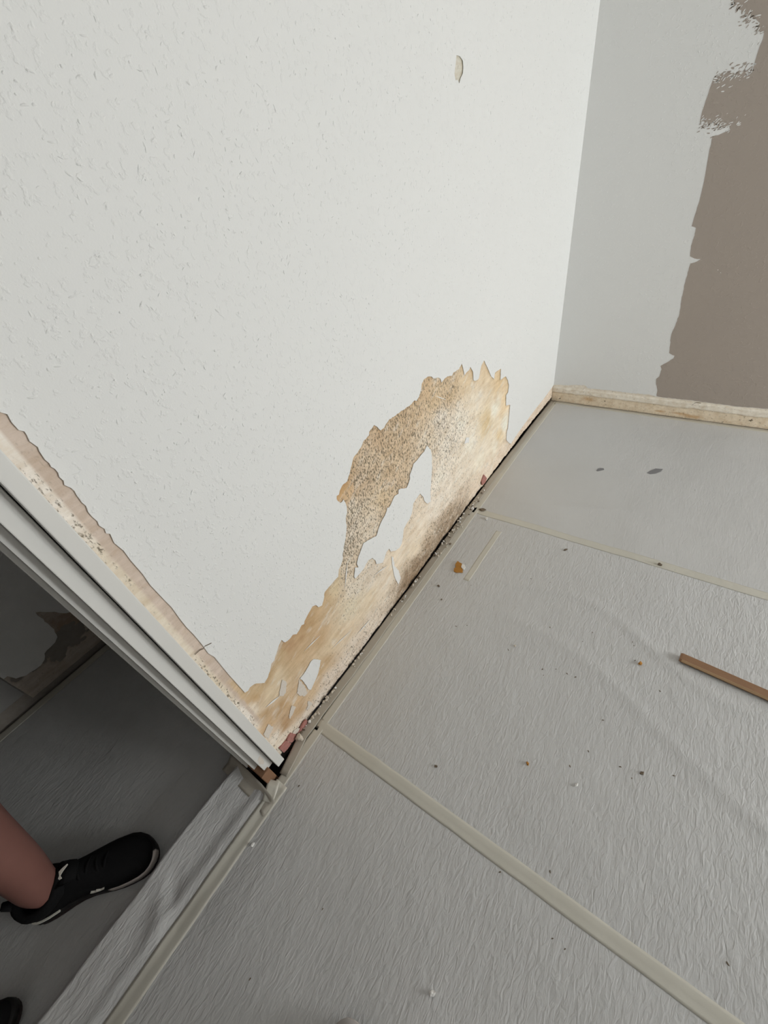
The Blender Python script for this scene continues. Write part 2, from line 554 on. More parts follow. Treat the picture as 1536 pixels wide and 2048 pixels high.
boxes('window_sill', [(XR - 0.015, XR + 0.03, WIN[0] - 0.04, WIN[1] + 0.04, WIN[2] - 0.03, WIN[2])], M_FRAME, window, 0.004)

# --- left wall: plaster, then wallpaper with the torn hole
patch = [wl(*p) for p in PATCH_PX]
torn = [wl(*p) for p in TORN_PX]              # from z~1.04 down to the patch
corner_lo = wl(1102, 775)
base_edge = [wl(1103, 774), wl(1090, 793), wl(1072, 815), wl(1050, 845), wl(1030, 873)]
up_torn = []
z = torn[0][1] + 0.02
while z < LINT:
    up_torn.append((torn[0][0] + random.uniform(-0.006, 0.010), z)); z += random.uniform(0.012, 0.03)
rim = jag([(-0.0008, base_edge[0][1])] + base_edge[1:], 0.0012, 0.008) + jag(patch, 0.0011, 0.0055) + torn[::-1]
loop = rim + up_torn + [(JAMB, LINT + 0.02), (JAMB, CEIL), (-0.0008, CEIL)]
peel = [wl(*p) for p in PEEL_PX]
PT = 0.0016
fm_left = lambda u, v_, w: (float(bow(u)) + 0.0010 + w, u, v_)
CUTS = np.arange(-2.10, -0.02, 0.06)
paper = poly_mesh('wallpaper', [loop, peel], PT, fm_left, M_PAPER, wall_left, CUTS)
isl = [wl(*p) for p in ISLAND_PX]
sml = [wl(*p) for p in SMALL_PX]
poly_mesh('wallpaper_scrap', [jag(isl, 0.0009, 0.005, True)], PT, fm_left, M_PAPER, wall_left)
poly_mesh('wallpaper_scrap', [jag(sml, 0.0009, 0.005, True)], PT, fm_left, M_PAPER, wall_left)
for i, sc in enumerate(SCRAPS_PX):
    poly_mesh('wallpaper_scrap', [jag([wl(*p) for p in sc], 0.0014, 0.003, True)], 0.0006, fm_left, M_CRUMBW if i in (0, 5) else M_SCRAP, wall_left)
for p in BRICKS_PX:
    b = poly_mesh('brick', [jag([wl(*q) for q in p], 0.0007, 0.006, True)], 0.006, lambda u, v_, w: (float(bow(u)) + w - 0.001, u, v_), M_BRICK, wall_left)

boxes('wallpaper', [(-0.0479, -0.0465, YF + 0.002, JAMB2 - 0.075, 0.004, CEIL - 0.002), (-0.0479, -0.0465, JAMB2 - 0.075, JAMB - 0.002, LINT + 0.021, CEIL - 0.002)], M_PAPER, wall_left)

# woodchips pressed into the paper: low oval bumps
def chips(name, n, ylo, yhi, zlo, zhi, polys_in, polys_out, fmap, mat, parent, hmul=1.0, dens=None):
    P, Fc = [], []
    cnt = 0
    yy = RS.uniform(ylo, yhi, n); zz = RS.uniform(zlo, zhi, n)
    ok = np.zeros(n, bool)
    for q in polys_in: ok |= inside(yy, zz, q)
    for q in polys_out: ok &= ~inside(yy, zz, q)
    for q in polys_in: ok &= dist_poly(yy, zz, q, True) > 0.006
    if dens is not None: ok &= RS.rand(n) < dens(yy, zz)
    for y, z_ in zip(yy[ok], zz[ok]):
        a = RS.uniform(0.0016, 0.0062) * RS.uniform(0.5, 1.15); b = RS.uniform(0.0008, 0.0019)
        h = RS.uniform(0.00035, 0.0011) * hmul
        th = RS.normal(0.0, 0.9) + 0.6
        ct, st = math.cos(th), math.sin(th)
        s0 = len(P)
        bend = RS.uniform(-0.3, 0.3)
        for ring, (r, hh) in enumerate(((1.0, -0.0002), (0.55, h))):
            for j in range(8):
                an = j * math.pi / 4
                u, w_ = a * r * math.cos(an), b * r * math.sin(an)
                w_ += bend * u * u / a
                P.append(fmap(y + u * ct - w_ * st, z_ + u * st + w_ * ct, hh))
        for j in range(8):
            j2 = (j + 1) % 8
            Fc.append((s0 + j, s0 + j2, s0 + 8 + j2, s0 + 8 + j))
        Fc.append(tuple(s0 + 8 + j for j in range(8)))
    me = bpy.data.meshes.new(name)
    me.from_pydata(P, [], Fc)
    o = link(name, me, mat, parent, True)
    return tag(o, kind='stuff')

chips('woodchip', 16000, -2.11, -0.01, 0.09, 2.3, [loop, isl], [peel], lambda u, v_, w: (float(bow(u)) + 0.0010 + PT + w, u, v_), M_PAPER, wall_left,
      1.0, lambda y, z_: np.clip(0.30 + 0.5 * fbm(y * 3, z_ * 3, 5), 0, 1))

# pale scrape marks left by the scraper
for p, q, wd in (((694, 1122), (689, 1178), 1.0), ((775, 1130), (748, 1150), 1.0), ((640, 1270), (607, 1302), 0.9), ((560, 1390), (530, 1415), 1.6), ((893, 800), (868, 791), 0.9),
                 ((700, 1262), (662, 1298), 0.8), ((742, 1236), (712, 1270), 0.8)):
    a_, b_ = Vector(p), Vector(q); d_ = (b_ - a_).normalized(); n_ = Vector((-d_.y, d_.x)) * wd; m_ = (a_ + b_) / 2
    poly_mesh('scrape_mark', [[wl(*a_), wl(*(m_ + n_)), wl(*b_), wl(*(m_ - n_))]], 0.0005, lambda u, v_, w: (float(bow(u)) + 0.0012 + w, u, v_), M_CRUMBW, wall_left)

# plaster grid with stains and mould
CP = [  # x, y in the photo, tint, mould
 (935,760,(205,175,130),.1),(965,745,(208,180,138),0),(1000,765,(206,172,120),0),(1010,800,(224,192,142),0),(990,815,(228,219,200),0),
 (975,840,(205,175,120),.1),(1010,850,(230,222,206),0),(1000,870,(216,185,130),0),(990,890,(226,213,190),.05),(950,800,(222,207,182),.15),
 (900,785,(188,152,102),.6),(870,800,(194,158,108),.6),(850,780,(188,148,98),.5),(840,815,(186,150,104),.6),(880,835,(224,212,197),.75),
 (920,845,(226,216,200),.5),(940,885,(226,216,198),.2),(900,885,(222,210,194),.65),(860,870,(210,188,158),.7),(800,850,(180,143,97),.7),
 (760,870,(172,132,87),.7),(785,910,(186,150,105),.8),(740,930,(190,158,118),.8),(720,960,(188,156,120),.85),(702,985,(184,138,82),.5),
 (683,988,(178,126,60),.2),(710,1020,(202,182,156),.9),(740,1010,(204,180,148),.7),(765,990,(200,168,122),.6),(780,960,(186,150,106),.6),
 (700,1060,(202,182,158),.9),(690,1100,(196,174,148),.9),(740,1055,(208,190,166),.6),(692,1140,(202,180,152),.65),(668,1170,(194,170,126),.15),
 (712,1170,(206,190,168),.5),(745,1150,(208,194,176),.3),(650,1200,(184,148,98),.1),(700,1215,(206,190,158),.25),(880,950,(226,214,198),.45),
 (900,990,(224,210,192),.25),(870,1020,(226,213,196),.2),(930,940,(224,210,190),.25),(960,920,(226,213,190),.05),(840,1060,(224,206,182),.1),
 (832,1095,(222,202,172),.1),(862,1068,(196,170,140),.55),(882,1050,(146,116,86),.75),(902,1025,(160,130,100),.7),(855,1092,(146,114,82),.7),
 (832,1128,(136,106,76),.6),(815,1160,(138,108,78),.5),(925,998,(196,172,146),.4),(920,1015,(150,124,98),.6),(790,1120,(222,202,174),0),
 (770,1165,(216,197,172),.1),(785,1195,(206,188,168),.45),(740,1195,(208,185,150),.05),(745,1240,(208,190,170),.3),(700,1255,(206,180,144),.05),
 (620,1240,(176,135,82),0),(600,1270,(173,130,78),0),(640,1270,(184,146,98),0),(582,1292,(162,116,66),0),(660,1290,(202,174,132),.05),
 (560,1320,(178,143,93),0),(600,1310,(184,147,98),0),(560,1350,(203,178,138),0),(640,1340,(178,139,88),.1),(700,1310,(208,191,174),.35),
 (680,1340,(206,188,172),.4),(530,1370,(184,148,98),0),(520,1385,(190,158,108),0),(508,1403,(180,137,82),0),(545,1390,(207,183,144),0),
 (562,1420,(176,132,77),0),(590,1400,(190,150,98),0),(600,1420,(180,138,88),0),(530,1430,(168,122,67),0),(570,1450,(163,115,62),.05),
 (540,1450,(184,143,93),.05),(620,1390,(195,160,115),.1),(640,1400,(212,198,184),.4),(612,1440,(216,202,187),.35),(582,1470,(216,202,182),.35),
 (545,1475,(224,212,197),.25),(555,1490,(222,210,192),.3),(518,1442,(216,198,168),.1),(500,1425,(216,202,182),.15),(605,1452,(214,200,184),.3),
 (660,1362,(206,188,172),.4),(720,1300,(200,182,166),.45),(760,1250,(204,186,168),.4),(1000,912,(222,200,176),.2),(970,945,(222,202,180),.2),
 (950,975,(218,196,172),.25),(1050,850,(216,192,170),.3),(1085,805,(212,190,168),.3),(1025,885,(214,192,170),.25)]
cp = np.array([wl(c_[0], c_[1]) for c_ in CP])
mixc = lambda c_, m_: tuple(a_ + (b_ - a_) * (0.27 + 0.18 * m_) for a_, b_ in zip(c_, (230, 220, 204)))
ct = np.array([lin(mixc(c_[2], c_[3])) for c_ in CP]) * 1.21
cm = np.array([c_[3] for c_ in CP])
BASE = [wl(*p) for p in ((560, 1510), (566.5, 1503), (575, 1494), (581, 1487), (595, 1472), (603, 1466), (617, 1445.6), (631, 1427), (639, 1415), (650, 1400), (670, 1374), (690, 1349), (699, 1333),
                         (714, 1314), (721, 1305), (739, 1282), (762, 1249), (781.5, 1223), (796.5, 1204), (807, 1192), (825, 1166), (846, 1138.5), (882, 1083), (897.8, 1064),
                         (914, 1044), (931, 1019), (957.6, 983), (1000, 925), (1023, 896), (1039, 874), (1101.6, 796.6))]
by = np.array([b[0] for b in BASE]); bz = np.array([max(0.0015, b[1]) for b in BASE])


def plaster_piece(y0, y1, z0, z1, step, kind):
    ys = np.arange(y0, y1 + step * 0.5, step); zs = np.arange(z0, z1 + step * 0.5, step)
    Y, Z = np.meshgrid(ys, zs, indexing='ij')
    if kind == 'low':                                      # ragged lower edge
        b = np.interp(ys, by, bz) + (fbm(ys * 60, ys * 0, 3) - 0.5) * 0.003 + (vnoise(ys * 190, ys * 0, 9) - 0.5) * 0.002
        t = (zs - z0) / (z1 - z0)
        Z = np.where(Z < b[:, None] + 0.03, Z, Z)
        Z = b[:, None] + (z1 - b[:, None]) * t[None, :]
    X = (fbm(Y * 14, Z * 14, 21) - 0.5) * 0.0007
    tint = np.empty(Y.shape + (3,)); mould = np.zeros(Y.shape)
    if kind == 'low':
        wy = Y + (fbm(Y * 22, Z * 22, 31) - 0.5) * 0.035; wz = Z + (fbm(Y * 22, Z * 22, 41) - 0.5) * 0.035
        num = np.zeros(Y.shape + (3,)); nm_ = np.zeros(Y.shape); den = np.zeros(Y.shape)
        for (cy, cz), c_, mm in zip(cp, ct, cm):
            w = 1.0 / (((wy - cy) ** 2 + ((wz - cz) * 1.15) ** 2) + 8e-5) ** 1.6
            num += w[..., None] * c_; nm_ += w * mm; den += w
        tint[:] = num / den[..., None]; mould[:] = nm_ / den
        d = dist_poly(Y, Z, patch)
        ins = 1.0 - np.clip(d / 0.012, 0, 1)
        rimn = ins * (0.35 + 0.65 * fbm(Y * 30, Z * 30, 55))
        rim_c = np.array(lin((172, 134, 84))) * 1.1
        far = (Y < -0.75).astype(float)
        tint[:] = tint * (1 - 0.6 * rimn[..., None]) + rim_c * (0.6 * rimn[..., None])
        di = dist_poly(Y, Z, isl, True)
        ri = (1.0 - np.clip(di / 0.006, 0, 1)) * 0.45
        tint[:] = tint * (1 - ri[..., None]) + np.array(lin((190, 150, 100))) * ri[..., None]
        # ragged render layer broken off near the floor
        hb = Z - np.interp(ys, by, bz)[:, None]
        ledge = 0.030 + 0.022 * fbm(Y * 9, Y * 0, 77) + 0.01 * (vnoise(Y * 70, Z * 70, 78) - 0.5)
        inlow = np.clip((ledge - hb) / 0.004, 0, 1) * (Y > -2.05) * (Y < -0.85)
        X -= inlow * 0.0035
        rough = np.clip((0.055 - hb) / 0.03, 0, 1)
        X += rough * (fbm(Y * 55, Z * 55, 91) - 0.5) * 0.006
        brn = np.clip(1.25 - hb / 0.075 + (fbm(Y * 40, Z * 60, 95) - 0.5) * 2.2, 0, 1) * np.clip((Y + 1.62) / 0.06, 0, 1) * np.clip((-0.98 - Y) / 0.10, 0, 1)
        brn = brn * (0.35 + 0.65 * fbm(Y * 90, Z * 120, 97))
        tint[:] = tint * (1 - 0.75 * brn[..., None]) + np.array(lin((130, 98, 60))) * 0.75 * brn[..., None]
        pale = np.clip(fbm(Y * 26 + Z * 10, Z * 75 - Y * 30, 99) * 5 - 3.1, 0, 1) * 0.6
        tint[:] = tint * (1 - pale[..., None]) + np.array(lin((234, 226, 212))) * pale[..., None]
        grey = tint.mean(-1, keepdims=True)
        tint[:] = grey + (tint - grey) * 0.84
        mid = np.clip(fbm(Y * 6, Z * 9, 81) * 2.2 - 0.85, 0, 1) * (hb < 0.11)
        X -= mid * 0.001
    else:
        # bare strip beside the door frame: pinkish grey next to the paper, off-white next to the frame
        u = (Y - JAMB) / 0.05
        e = np.clip((Y + 2.1105 + (fbm(Z * 20, Z * 0, 61) - 0.5) * 0.006) / 0.003, 0, 1)
        a_ = np.array(lin((226, 219, 210))) * 1.12; b_ = np.array(lin((203, 187, 174))) * 1.08
        tint[:] = a_ * (1 - e[..., None]) + b_ * e[..., None]
        yel = np.clip(fbm(Y * 12, Z * 5, 63) * 2.6 - 1.25, 0, 1) * (1 - e)
        tint[:] = tint * (1 - 0.55 * yel[..., None]) + np.array(lin((200, 178, 128))) * 0.55 * yel[..., None]
        mould[:] = (1 - e) * np.clip(fbm(Z * 9, Z * 0 + Y * 14, 67) * 2.4 - 0.85, 0, 0.55)
        if kind == 'peel':
            tint[:] = np.array(lin((212, 208, 196))) * 1.05
            dp = dist_poly(Y, Z, peel, True)
            r_ = (1 - np.clip(dp / 0.006, 0, 1))[..., None] * 0.4
            tint[:] = tint * (1 - r_) + np.array(lin((165, 150, 120))) * r_
            mould[:] = 0.12
    P = np.stack((X + bow(Y), Y, Z), -1)
    if kind == 'low':                                      # return the lower edge back into the wall
        back = P[:, :1].copy(); back[:, :, 0] -= 0.026
        P = np.concatenate((back, P), 1)
        tint = np.concatenate((tint[:, :1], tint), 1); mould = np.concatenate((mould[:, :1], mould), 1)
    return P, np.clip(tint, 0, 0.9), mould


pieces = [plaster_piece(-2.126, 0.0, 0.0, 0.78, 0.004, 'low'),
          plaster_piece(-2.126, -2.070, 0.78, LINT, 0.004, 'strip'),
          plaster_piece(min(p[0] for p in peel) - .02, max(p[0] for p in peel) + .02, min(p[1] for p in peel) - .02, max(p[1] for p in peel) + .02, 0.004, 'peel')]
# the strip beside the frame goes down to the patch: blend its tint into the low piece
P0, T0, Mo0 = pieces[0]
Yl, Zl = P0[..., 1], P0[..., 2]
Sx, Ts, Ms = plaster_piece(-2.126, -2.070, 0.0, 0.78, 0.004, 'strip')
sel = (Yl < -2.068) & (Zl > 0.385)
jj = np.clip(((Yl - -2.126) / 0.004).round().astype(int), 0, Ts.shape[0] - 1)
kk = np.clip((Zl / 0.004).round().astype(int), 0, Ts.shape[1] - 1)
blend = np.maximum(np.clip((Zl - 0.385) / 0.02, 0, 1) * (Yl < -2.068), np.clip((Zl - 0.17) / 0.04, 0, 1) * np.clip((-2.098 + (fbm(Zl * 40, Zl * 0, 69) - 0.5) * 0.012 - Yl) / 0.004, 0, 1))
T0 = T0 * (1 - blend[..., None]) + Ts[jj, kk] * blend[..., None]
Mo0 = Mo0 * (1 - blend) + Ms[jj, kk] * blend
pieces[0] = (P0, T0, Mo0)
V, Q, CT, CM, off = [], [], [], [], 0
for P, T, Mo in pieces:
    n_, k_ = P.shape[:2]
    idx = off + np.arange(n_ * k_).reshape(n_, k_)
    Q.append(np.stack((idx[:-1, :-1], idx[1:, :-1], idx[1:, 1:], idx[:-1, 1:]), -1).reshape(-1, 4))
    V.append(P.reshape(-1, 3)); CT.append(T.reshape(-1, 3)); CM.append(Mo.reshape(-1)); off += n_ * k_
V = np.concatenate(V); Q = np.concatenate(Q); CT = np.concatenate(CT); CM = np.concatenate(CM)
me = bpy.data.meshes.new('plaster')
me.from_pydata(V.tolist(), [], Q.tolist())
a = me.attributes.new('tint', 'FLOAT_COLOR', 'POINT')
a.data.foreach_set('color', np.concatenate((CT, np.ones((len(CT), 1))), 1).astype(np.float32).ravel())
a = me.attributes.new('mould', 'FLOAT', 'POINT')
a.data.foreach_set('value', CM.astype(np.float32))
pls = link('plaster', me, M_PLASTER, wall_left, True)

# crack crossing the bare strip
crack = [wl(388, 1308), wl(398, 1299), wl(405, 1296), wl(408, 1291), wl(421, 1285)]
cl = [(y + 0.0006, z_ + 0.0008) for y, z_ in crack] + [(y - 0.0006, z_ - 0.0008) for y, z_ in crack[::-1]]
poly_mesh('crack', [cl], 0.0004, lambda u, v_, w: (float(bow(u)) + 0.0026 + w, u, v_), M_CRUMBD, wall_left)

# --- back wall: white paper, taupe paint coat, bare plaster band along the floor
base_b = [wb(*p) for p in crop(1000, 740, 5.12, [(525, 150), (600, 150), (720, 155), (760, 150), (870, 155), (900, 185), (1000, 195), (1040, 200), (1100, 205), (1300, 230), (1536, 252)])]
base_b += [wb(*p) for p in crop(1260, 420, 4.655, [(248, 1735), (400, 1755), (560, 1770), (660, 1785), (780, 1800), (900, 1815), (1000, 1830), (1285, 1850)])]
base_b[0] = (0.0015, base_b[0][1])
base_b = jag(base_b + [(1.20, 0.083)], 0.0012, 0.008)
bb = base_b + [(XR - 0.001, 0.085), (XR - 0.001, CEIL), (0.0015, CEIL)]
fm_back = lambda u, v_, w: (u, -0.0002 - w, v_)
paper_b = poly_mesh('wallpaper', [bb], 0.0018, fm_back, M_PAPER_B, wall_back)


def brush(pts, amp, step):
    return jag([wb(*p) for p in pts], amp, step)


T1 = crop(1300, 0, 6.51, [(1090, 0), (1060, 60), (1100, 90), (1190, 130), (1260, 190), (1340, 210), (1400, 270), (1410, 340), (1400, 370), (1480, 420)])
T2 = crop(1300, 0, 6.51, [(1484, 440), (1470, 510), (1430, 600), (1390, 720), (1360, 830), (1335, 925)])
T3 = crop(1300, 0, 6.51, [(1335, 935), (1240, 945), (1140, 940), (1060, 955), (960, 975), (850, 985)])
T4 = crop(1300, 0, 6.51, [(845, 995), (820, 1040), (780, 1150), (730, 1300), (680, 1450), (650, 1590)])
T5 = crop(1300, 0, 6.51, [(655, 1592), (720, 1585), (780, 1620), (860, 1625), (920, 1660), (990, 1650), (1040, 1670)])
T6 = crop(1300, 0, 6.51, [(1045, 1690), (1000, 1712), (920, 1745), (820, 1775), (800, 1840), (775, 1950)])
T7 = crop(1260, 420, 4.655, [(690, -270), (655, -120), (620, 0), (600, 60), (575, 150), (615, 165), (600, 230), (570, 330), (560, 430), (600, 450), (660, 455), (620, 480), (565, 495),
    (545, 560), (515, 670), (480, 830), (465, 935), (460, 970), (430, 1050), (405, 1110), (385, 1160), (370, 1280),
    (365, 1330), (415, 1355), (405, 1380), (340, 1420), (285, 1450), (295, 1480), (275, 1545), (245, 1570), (243, 1620), (255, 1670), (248, 1730)])
edge = (brush(T1, 0.0065, 0.004) + brush(T2, 0.0008, 0.012) + brush(T3, 0.0065, 0.004) + brush(T4, 0.0008, 0.012)
        + brush(T5, 0.006, 0.004) + brush(T6, 0.0015, 0.006) + brush(T7[:4], 0.0008, 0.012) + brush(T7[4:], 0.001, 0.008))
bot = [p for p in base_b if p[0] > wb(*T7[-1])[0] + 0.002]
bot = [(x, z_ + 0.0012) for x, z_ in bot]
top_x = wb(*T1[0])[0]
paint = edge + bot + [(XR - 0.002, 0.0865), (XR - 0.002, CEIL - 0.02), (top_x + 0.02, CEIL - 0.02), (top_x - 0.02, 2.0), (top_x + 0.01, 1.75)]
fm_paint = lambda u, v_, w: (u, -0.0021 - w, v_)
poly_mesh('paint_coat', [paint], 0.0003, fm_paint, M_TAUPE, wall_back)
chips('woodchip', 3000, 0.02, 1.3, 0.1, 2.2, [bb], [paint], lambda u, v_, w: (u, -0.0020 - w, v_), M_PAPER_B, wall_back, 0.6)
chips('painted_woodchip', 4500, 0.30, 2.4, 0.1, 2.2, [paint], [], lambda u, v_, w: (u, -0.0023 - w, v_), M_TAUPE, wall_back, 0.6)
# dry roller flecks: white misses on the taupe, taupe spots on the white
flk = bmesh.new(); flw = bmesh.new()
for path, n in ((T1, 60), (T3, 70), (T5 + [(1490, 240)], 70)):
    pp = [wb(*p) for p in path]
    for _ in range(n):
        i = random.randrange(len(pp) - 1); t = random.random()
        q = Vector(pp[i]).lerp(Vector(pp[i + 1]), t)
        d = random.gauss(0, 0.011)
        s = random.uniform(0.001, 0.0032); an = random.uniform(-0.4, 1.2)
        for bm_, cond, dep in ((flk, inside([q.x], [q.y + d], paint)[0] == False, 0.0024), (flw, inside([q.x], [q.y + d], paint)[0] == True, 0.0028)):
            if cond:
                vs_ = []
                for j in range(6):
                    u = s * 2.0 * math.cos(j * math.pi / 3); w_ = s * 0.6 * math.sin(j * math.pi / 3) * random.uniform(0.7, 1.3)
                    vs_.append(bm_.verts.new((q.x + u * math.cos(an) - w_ * math.sin(an), -dep, q.y + d + u * math.sin(an) + w_ * math.cos(an))))
                bm_.faces.new(vs_)
for x_, y_ in ((1436, 539.5), (1441.5, 545)):
    q = wb(x_, y_)
    flw.faces.new([flw.verts.new((q[0] + 0.0014 * math.cos(j * 1.047), -0.0028, q[1] + 0.0016 * math.sin(j * 1.047))) for j in range(6)])
tag(from_bm('paint_fleck', flk, M_TAUPE, wall_back), kind='stuff')
tag(from_bm('missed_fleck', flw, M_PAPER_B, wall_back), kind='stuff')

# bare plaster band and the whitish ledge that the old skirting left
lo_z = 0.004
xs = np.arange(0.0, XR, 0.004); zs = np.arange(lo_z, 0.1161, 0.004)
X, Z = np.meshgrid(xs, zs, indexing='ij')
led = np.clip((Z - (0.056 + (fbm(X * 25, X * 0, 101) - 0.5) * 0.008)) / 0.003, 0, 1)
Yb = -0.0004 - led * 0.0045 - (fbm(X * 40, Z * 40, 103) - 0.5) * 0.002
Yb = np.where(Z > 0.085, -0.0004, Yb)
me = grid_mesh('plaster', np.stack((X, Yb, Z), -1), None, M_PLASTER, wall_back).data
cA = np.array(lin((236, 228, 214))) * 1.02; cB = np.array(lin((230, 215, 192))) * 1.05
tint = cB + (cA - cB) * led[..., None]
mld = np.where(led < 0.5, 0.15, 0.08) + 0 * X
for (px, py, r1, r2) in ((1177, 799, 0.040, 0.012), (1385, 833, 0.055, 0.009), (1360, 827, 0.05, 0.006), (1320, 822, 0.03, 0.006)):
    q = wb(px, py)
    w = np.clip(1.6 - 1.6 * np.hypot((X - q[0]) / r1, (Z - q[1]) / r2 / 1.2) + (fbm(X * 60, Z * 60, 7) - 0.5) * 1.2, 0, 1)[..., None]
    tint = tint * (1 - w * .7) + np.array(lin((200, 160, 112))) * w * .7
for (px, py, r) in ((1502, 841, 0.005), (1210, 802, 0.003), (1120, 797, 0.004)):
    q = wb(px, py)
    mld = np.maximum(mld, 2.6 * (np.hypot((X - q[0]) / r, (Z - q[1]) / r) < 1))
a = me.attributes.new('tint', 'FLOAT_COLOR', 'POINT')
a.data.foreach_set('color', np.concatenate((tint.reshape(-1, 3), np.ones((X.size, 1))), 1).astype(np.float32).ravel())
a = me.attributes.new('mould', 'FLOAT', 'POINT')
a.data.foreach_set('value', mld.astype(np.float32).ravel())
crk = [wb(1384, 810), wb(1389, 805), wb(1394, 804), wb(1402, 805)]
poly_mesh('crack', [[(x, z_ + 0.0012) for x, z_ in crk] + [(x, z_ - 0.0012) for x, z_ in crk[::-1]]], 0.0004, lambda u, v_, w: (u, -0.0062 - w, v_), M_CRUMBD, wall_back)

# --- door frame: rebated white strips on a bare wooden foot
door = empty('door_1', (0, 0, 0)); tag(door, kind='structure')
strip_spec = [(-0.048, -0.0065, -2.1232, -2.1446, 0.048), (-0.075, -0.0275, -2.1462, -2.1712, 0.049),
              (-0.100, -0.0520, -2.1712, -2.1842, 0.051), (-0.125, -0.0760, -2.1842, -2.1915, 0.052)]
for i, (x0, x1, ya, yb, zb) in enumerate(strip_spec):
    bm = bmesh.new()
    vs_ = box_bm(bm, x0, x1, yb, ya, zb, LINT)
    bmesh.ops.bevel(bm, geom=bm.edges[:], offset=0.0016, segments=2, affect='EDGES', profile=0.6)
    from_bm('jamb_strip', bm, M_FRAME, door)
boxes('jamb_core', [(-0.125, -0.049, -2.1462, -2.130, 0.060, LINT), (-0.125, -0.076, -2.171, -2.147, 0.060, LINT)], M_FRAME, door)
bm = bmesh.new()
vs_ = box_bm(bm, -0.118, -0.0195, -2.187, -2.1600, -0.083, 0.060)
bmesh.ops.bevel(bm, geom=bm.edges[:], offset=0.002, segments=1, affect='EDGES')
from_bm('frame_foot', bm, M_BLOCK, door)
for i, (x0, x1, ya, yb, zb) in enumerate(strip_spec):   # far jamb and head of the same frame
    boxes('jamb_strip', [(x0, x1, JAMB2 - 0.004 - (ya + 2.1235), JAMB2 - 0.004 - (yb + 2.1235), 0.002, LINT)], M_FRAME, door)
boxes('frame_head', [(-0.125, -0.0065, JAMB2 - 0.02, -2.124, LINT, LINT + 0.019)], M_FRAME, door)
# chipped paint at the foot of the strips
poly_mesh('paint_chip', [jag([(-2.1545, 0.125), (-2.1640, 0.120), (-2.1685, 0.100), (-2.1630, 0.084), (-2.1560, 0.092)], 0.0012, 0.004, True)], 0.0003,
          lambda u, v_, w: (-0.0275 + w, u, v_), M_SCRAP, door)

# --- hall wall with its own damage
hw = lambda px, py: tuple(pl(px, py, 0, HX)[1:])
H = crop(0, 1200, 6.4, [(450, 155), (560, 150), (690, 145), (800, 165), (900, 150), (1100, 250), (1500, 420), (1500, 600), (1250, 470), (1100, 560), (940, 640), (860, 720), (760, 800), (600, 1000), (330, 1220), (300, 1190),
    (180, 1110), (0, 985), (-60, 960), (90, 960), (200, 1000), (330, 960), (440, 890), (520, 830), (565, 760), (565, 680), (640, 600), (700, 540), (730, 470), (690, 370), (600, 290), (520, 220)])
hole = [hw(*p) for p in H]
hl_top = [(-0.05, 0.0), (-0.05, CEIL), (YF + 0.01, CEIL), (YF + 0.01, 0.0)]
edge_h = [hw(*p) for p in crop(0, 1200, 6.4, [(900, 150), (800, 165), (690, 145), (560, 150), (450, 155), (520, 220), (600, 290), (690, 370), (730, 470), (700, 540), (640, 600),
    (565, 680), (565, 760), (520, 830), (440, 890), (330, 960), (200, 1000), (90, 970)])]
CAS = pl(0, 1355, 0, HX)[1]
lp = [(-1.2, 0.16)] + jag(edge_h, 0.002, 0.01) + [(CAS + 0.002, edge_h[-1][1]), (CAS + 0.002, CEIL), (-0.02, CEIL), (-0.02, 0.16)]
poly_mesh('wallpaper', [lp], 0.003, lambda u, v_, w: (HX + w, u, v_), M_PAPER_B, wall_hall)
# plaster behind it, crumbling round the hole
ys = np.arange(CAS, -1.2, 0.006); zs = np.arange(-0.012, 0.34, 0.006)
Y, Z = np.meshgrid(ys, zs, indexing='ij')
X = HX - 0.002 + (fbm(Y * 30, Z * 30, 201) - 0.5) * 0.004
tint = np.zeros(Y.shape + (3,)) + np.array((0.52, 0.46, 0.41)); mld = np.full(Y.shape, 0.1)
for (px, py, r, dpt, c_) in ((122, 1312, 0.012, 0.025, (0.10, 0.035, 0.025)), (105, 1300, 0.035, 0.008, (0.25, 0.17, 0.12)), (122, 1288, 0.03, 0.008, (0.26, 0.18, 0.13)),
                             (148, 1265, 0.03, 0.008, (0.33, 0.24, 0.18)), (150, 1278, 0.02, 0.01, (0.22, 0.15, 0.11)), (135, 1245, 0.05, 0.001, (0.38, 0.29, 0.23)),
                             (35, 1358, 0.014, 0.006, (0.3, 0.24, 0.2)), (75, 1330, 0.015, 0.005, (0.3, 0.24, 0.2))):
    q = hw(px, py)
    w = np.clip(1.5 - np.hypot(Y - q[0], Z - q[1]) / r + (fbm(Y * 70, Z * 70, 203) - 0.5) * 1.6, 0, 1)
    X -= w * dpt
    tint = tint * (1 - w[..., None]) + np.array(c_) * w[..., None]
me = grid_mesh('plaster', np.stack((np.maximum(X, HX - 0.06), Y, Z), -1), None, M_PLASTER, wall_hall).data
a = me.attributes.new('tint', 'FLOAT_COLOR', 'POINT')
a.data.foreach_set('color', np.concatenate((tint.reshape(-1, 3), np.ones((Y.size, 1))), 1).astype(np.float32).ravel())
a = me.attributes.new('mould', 'FLOAT', 'POINT')
a.data.foreach_set('value', mld.astype(np.float32).ravel())
for o in list(COL.objects):
    if o is wall_hall:
        pass
boxes('casing', [(HX - 0.003, HX + 0.006, CAS - 0.55, CAS - 0.0015, 0.028, 2.1)], M_SCREED, wall_hall, 0.002)

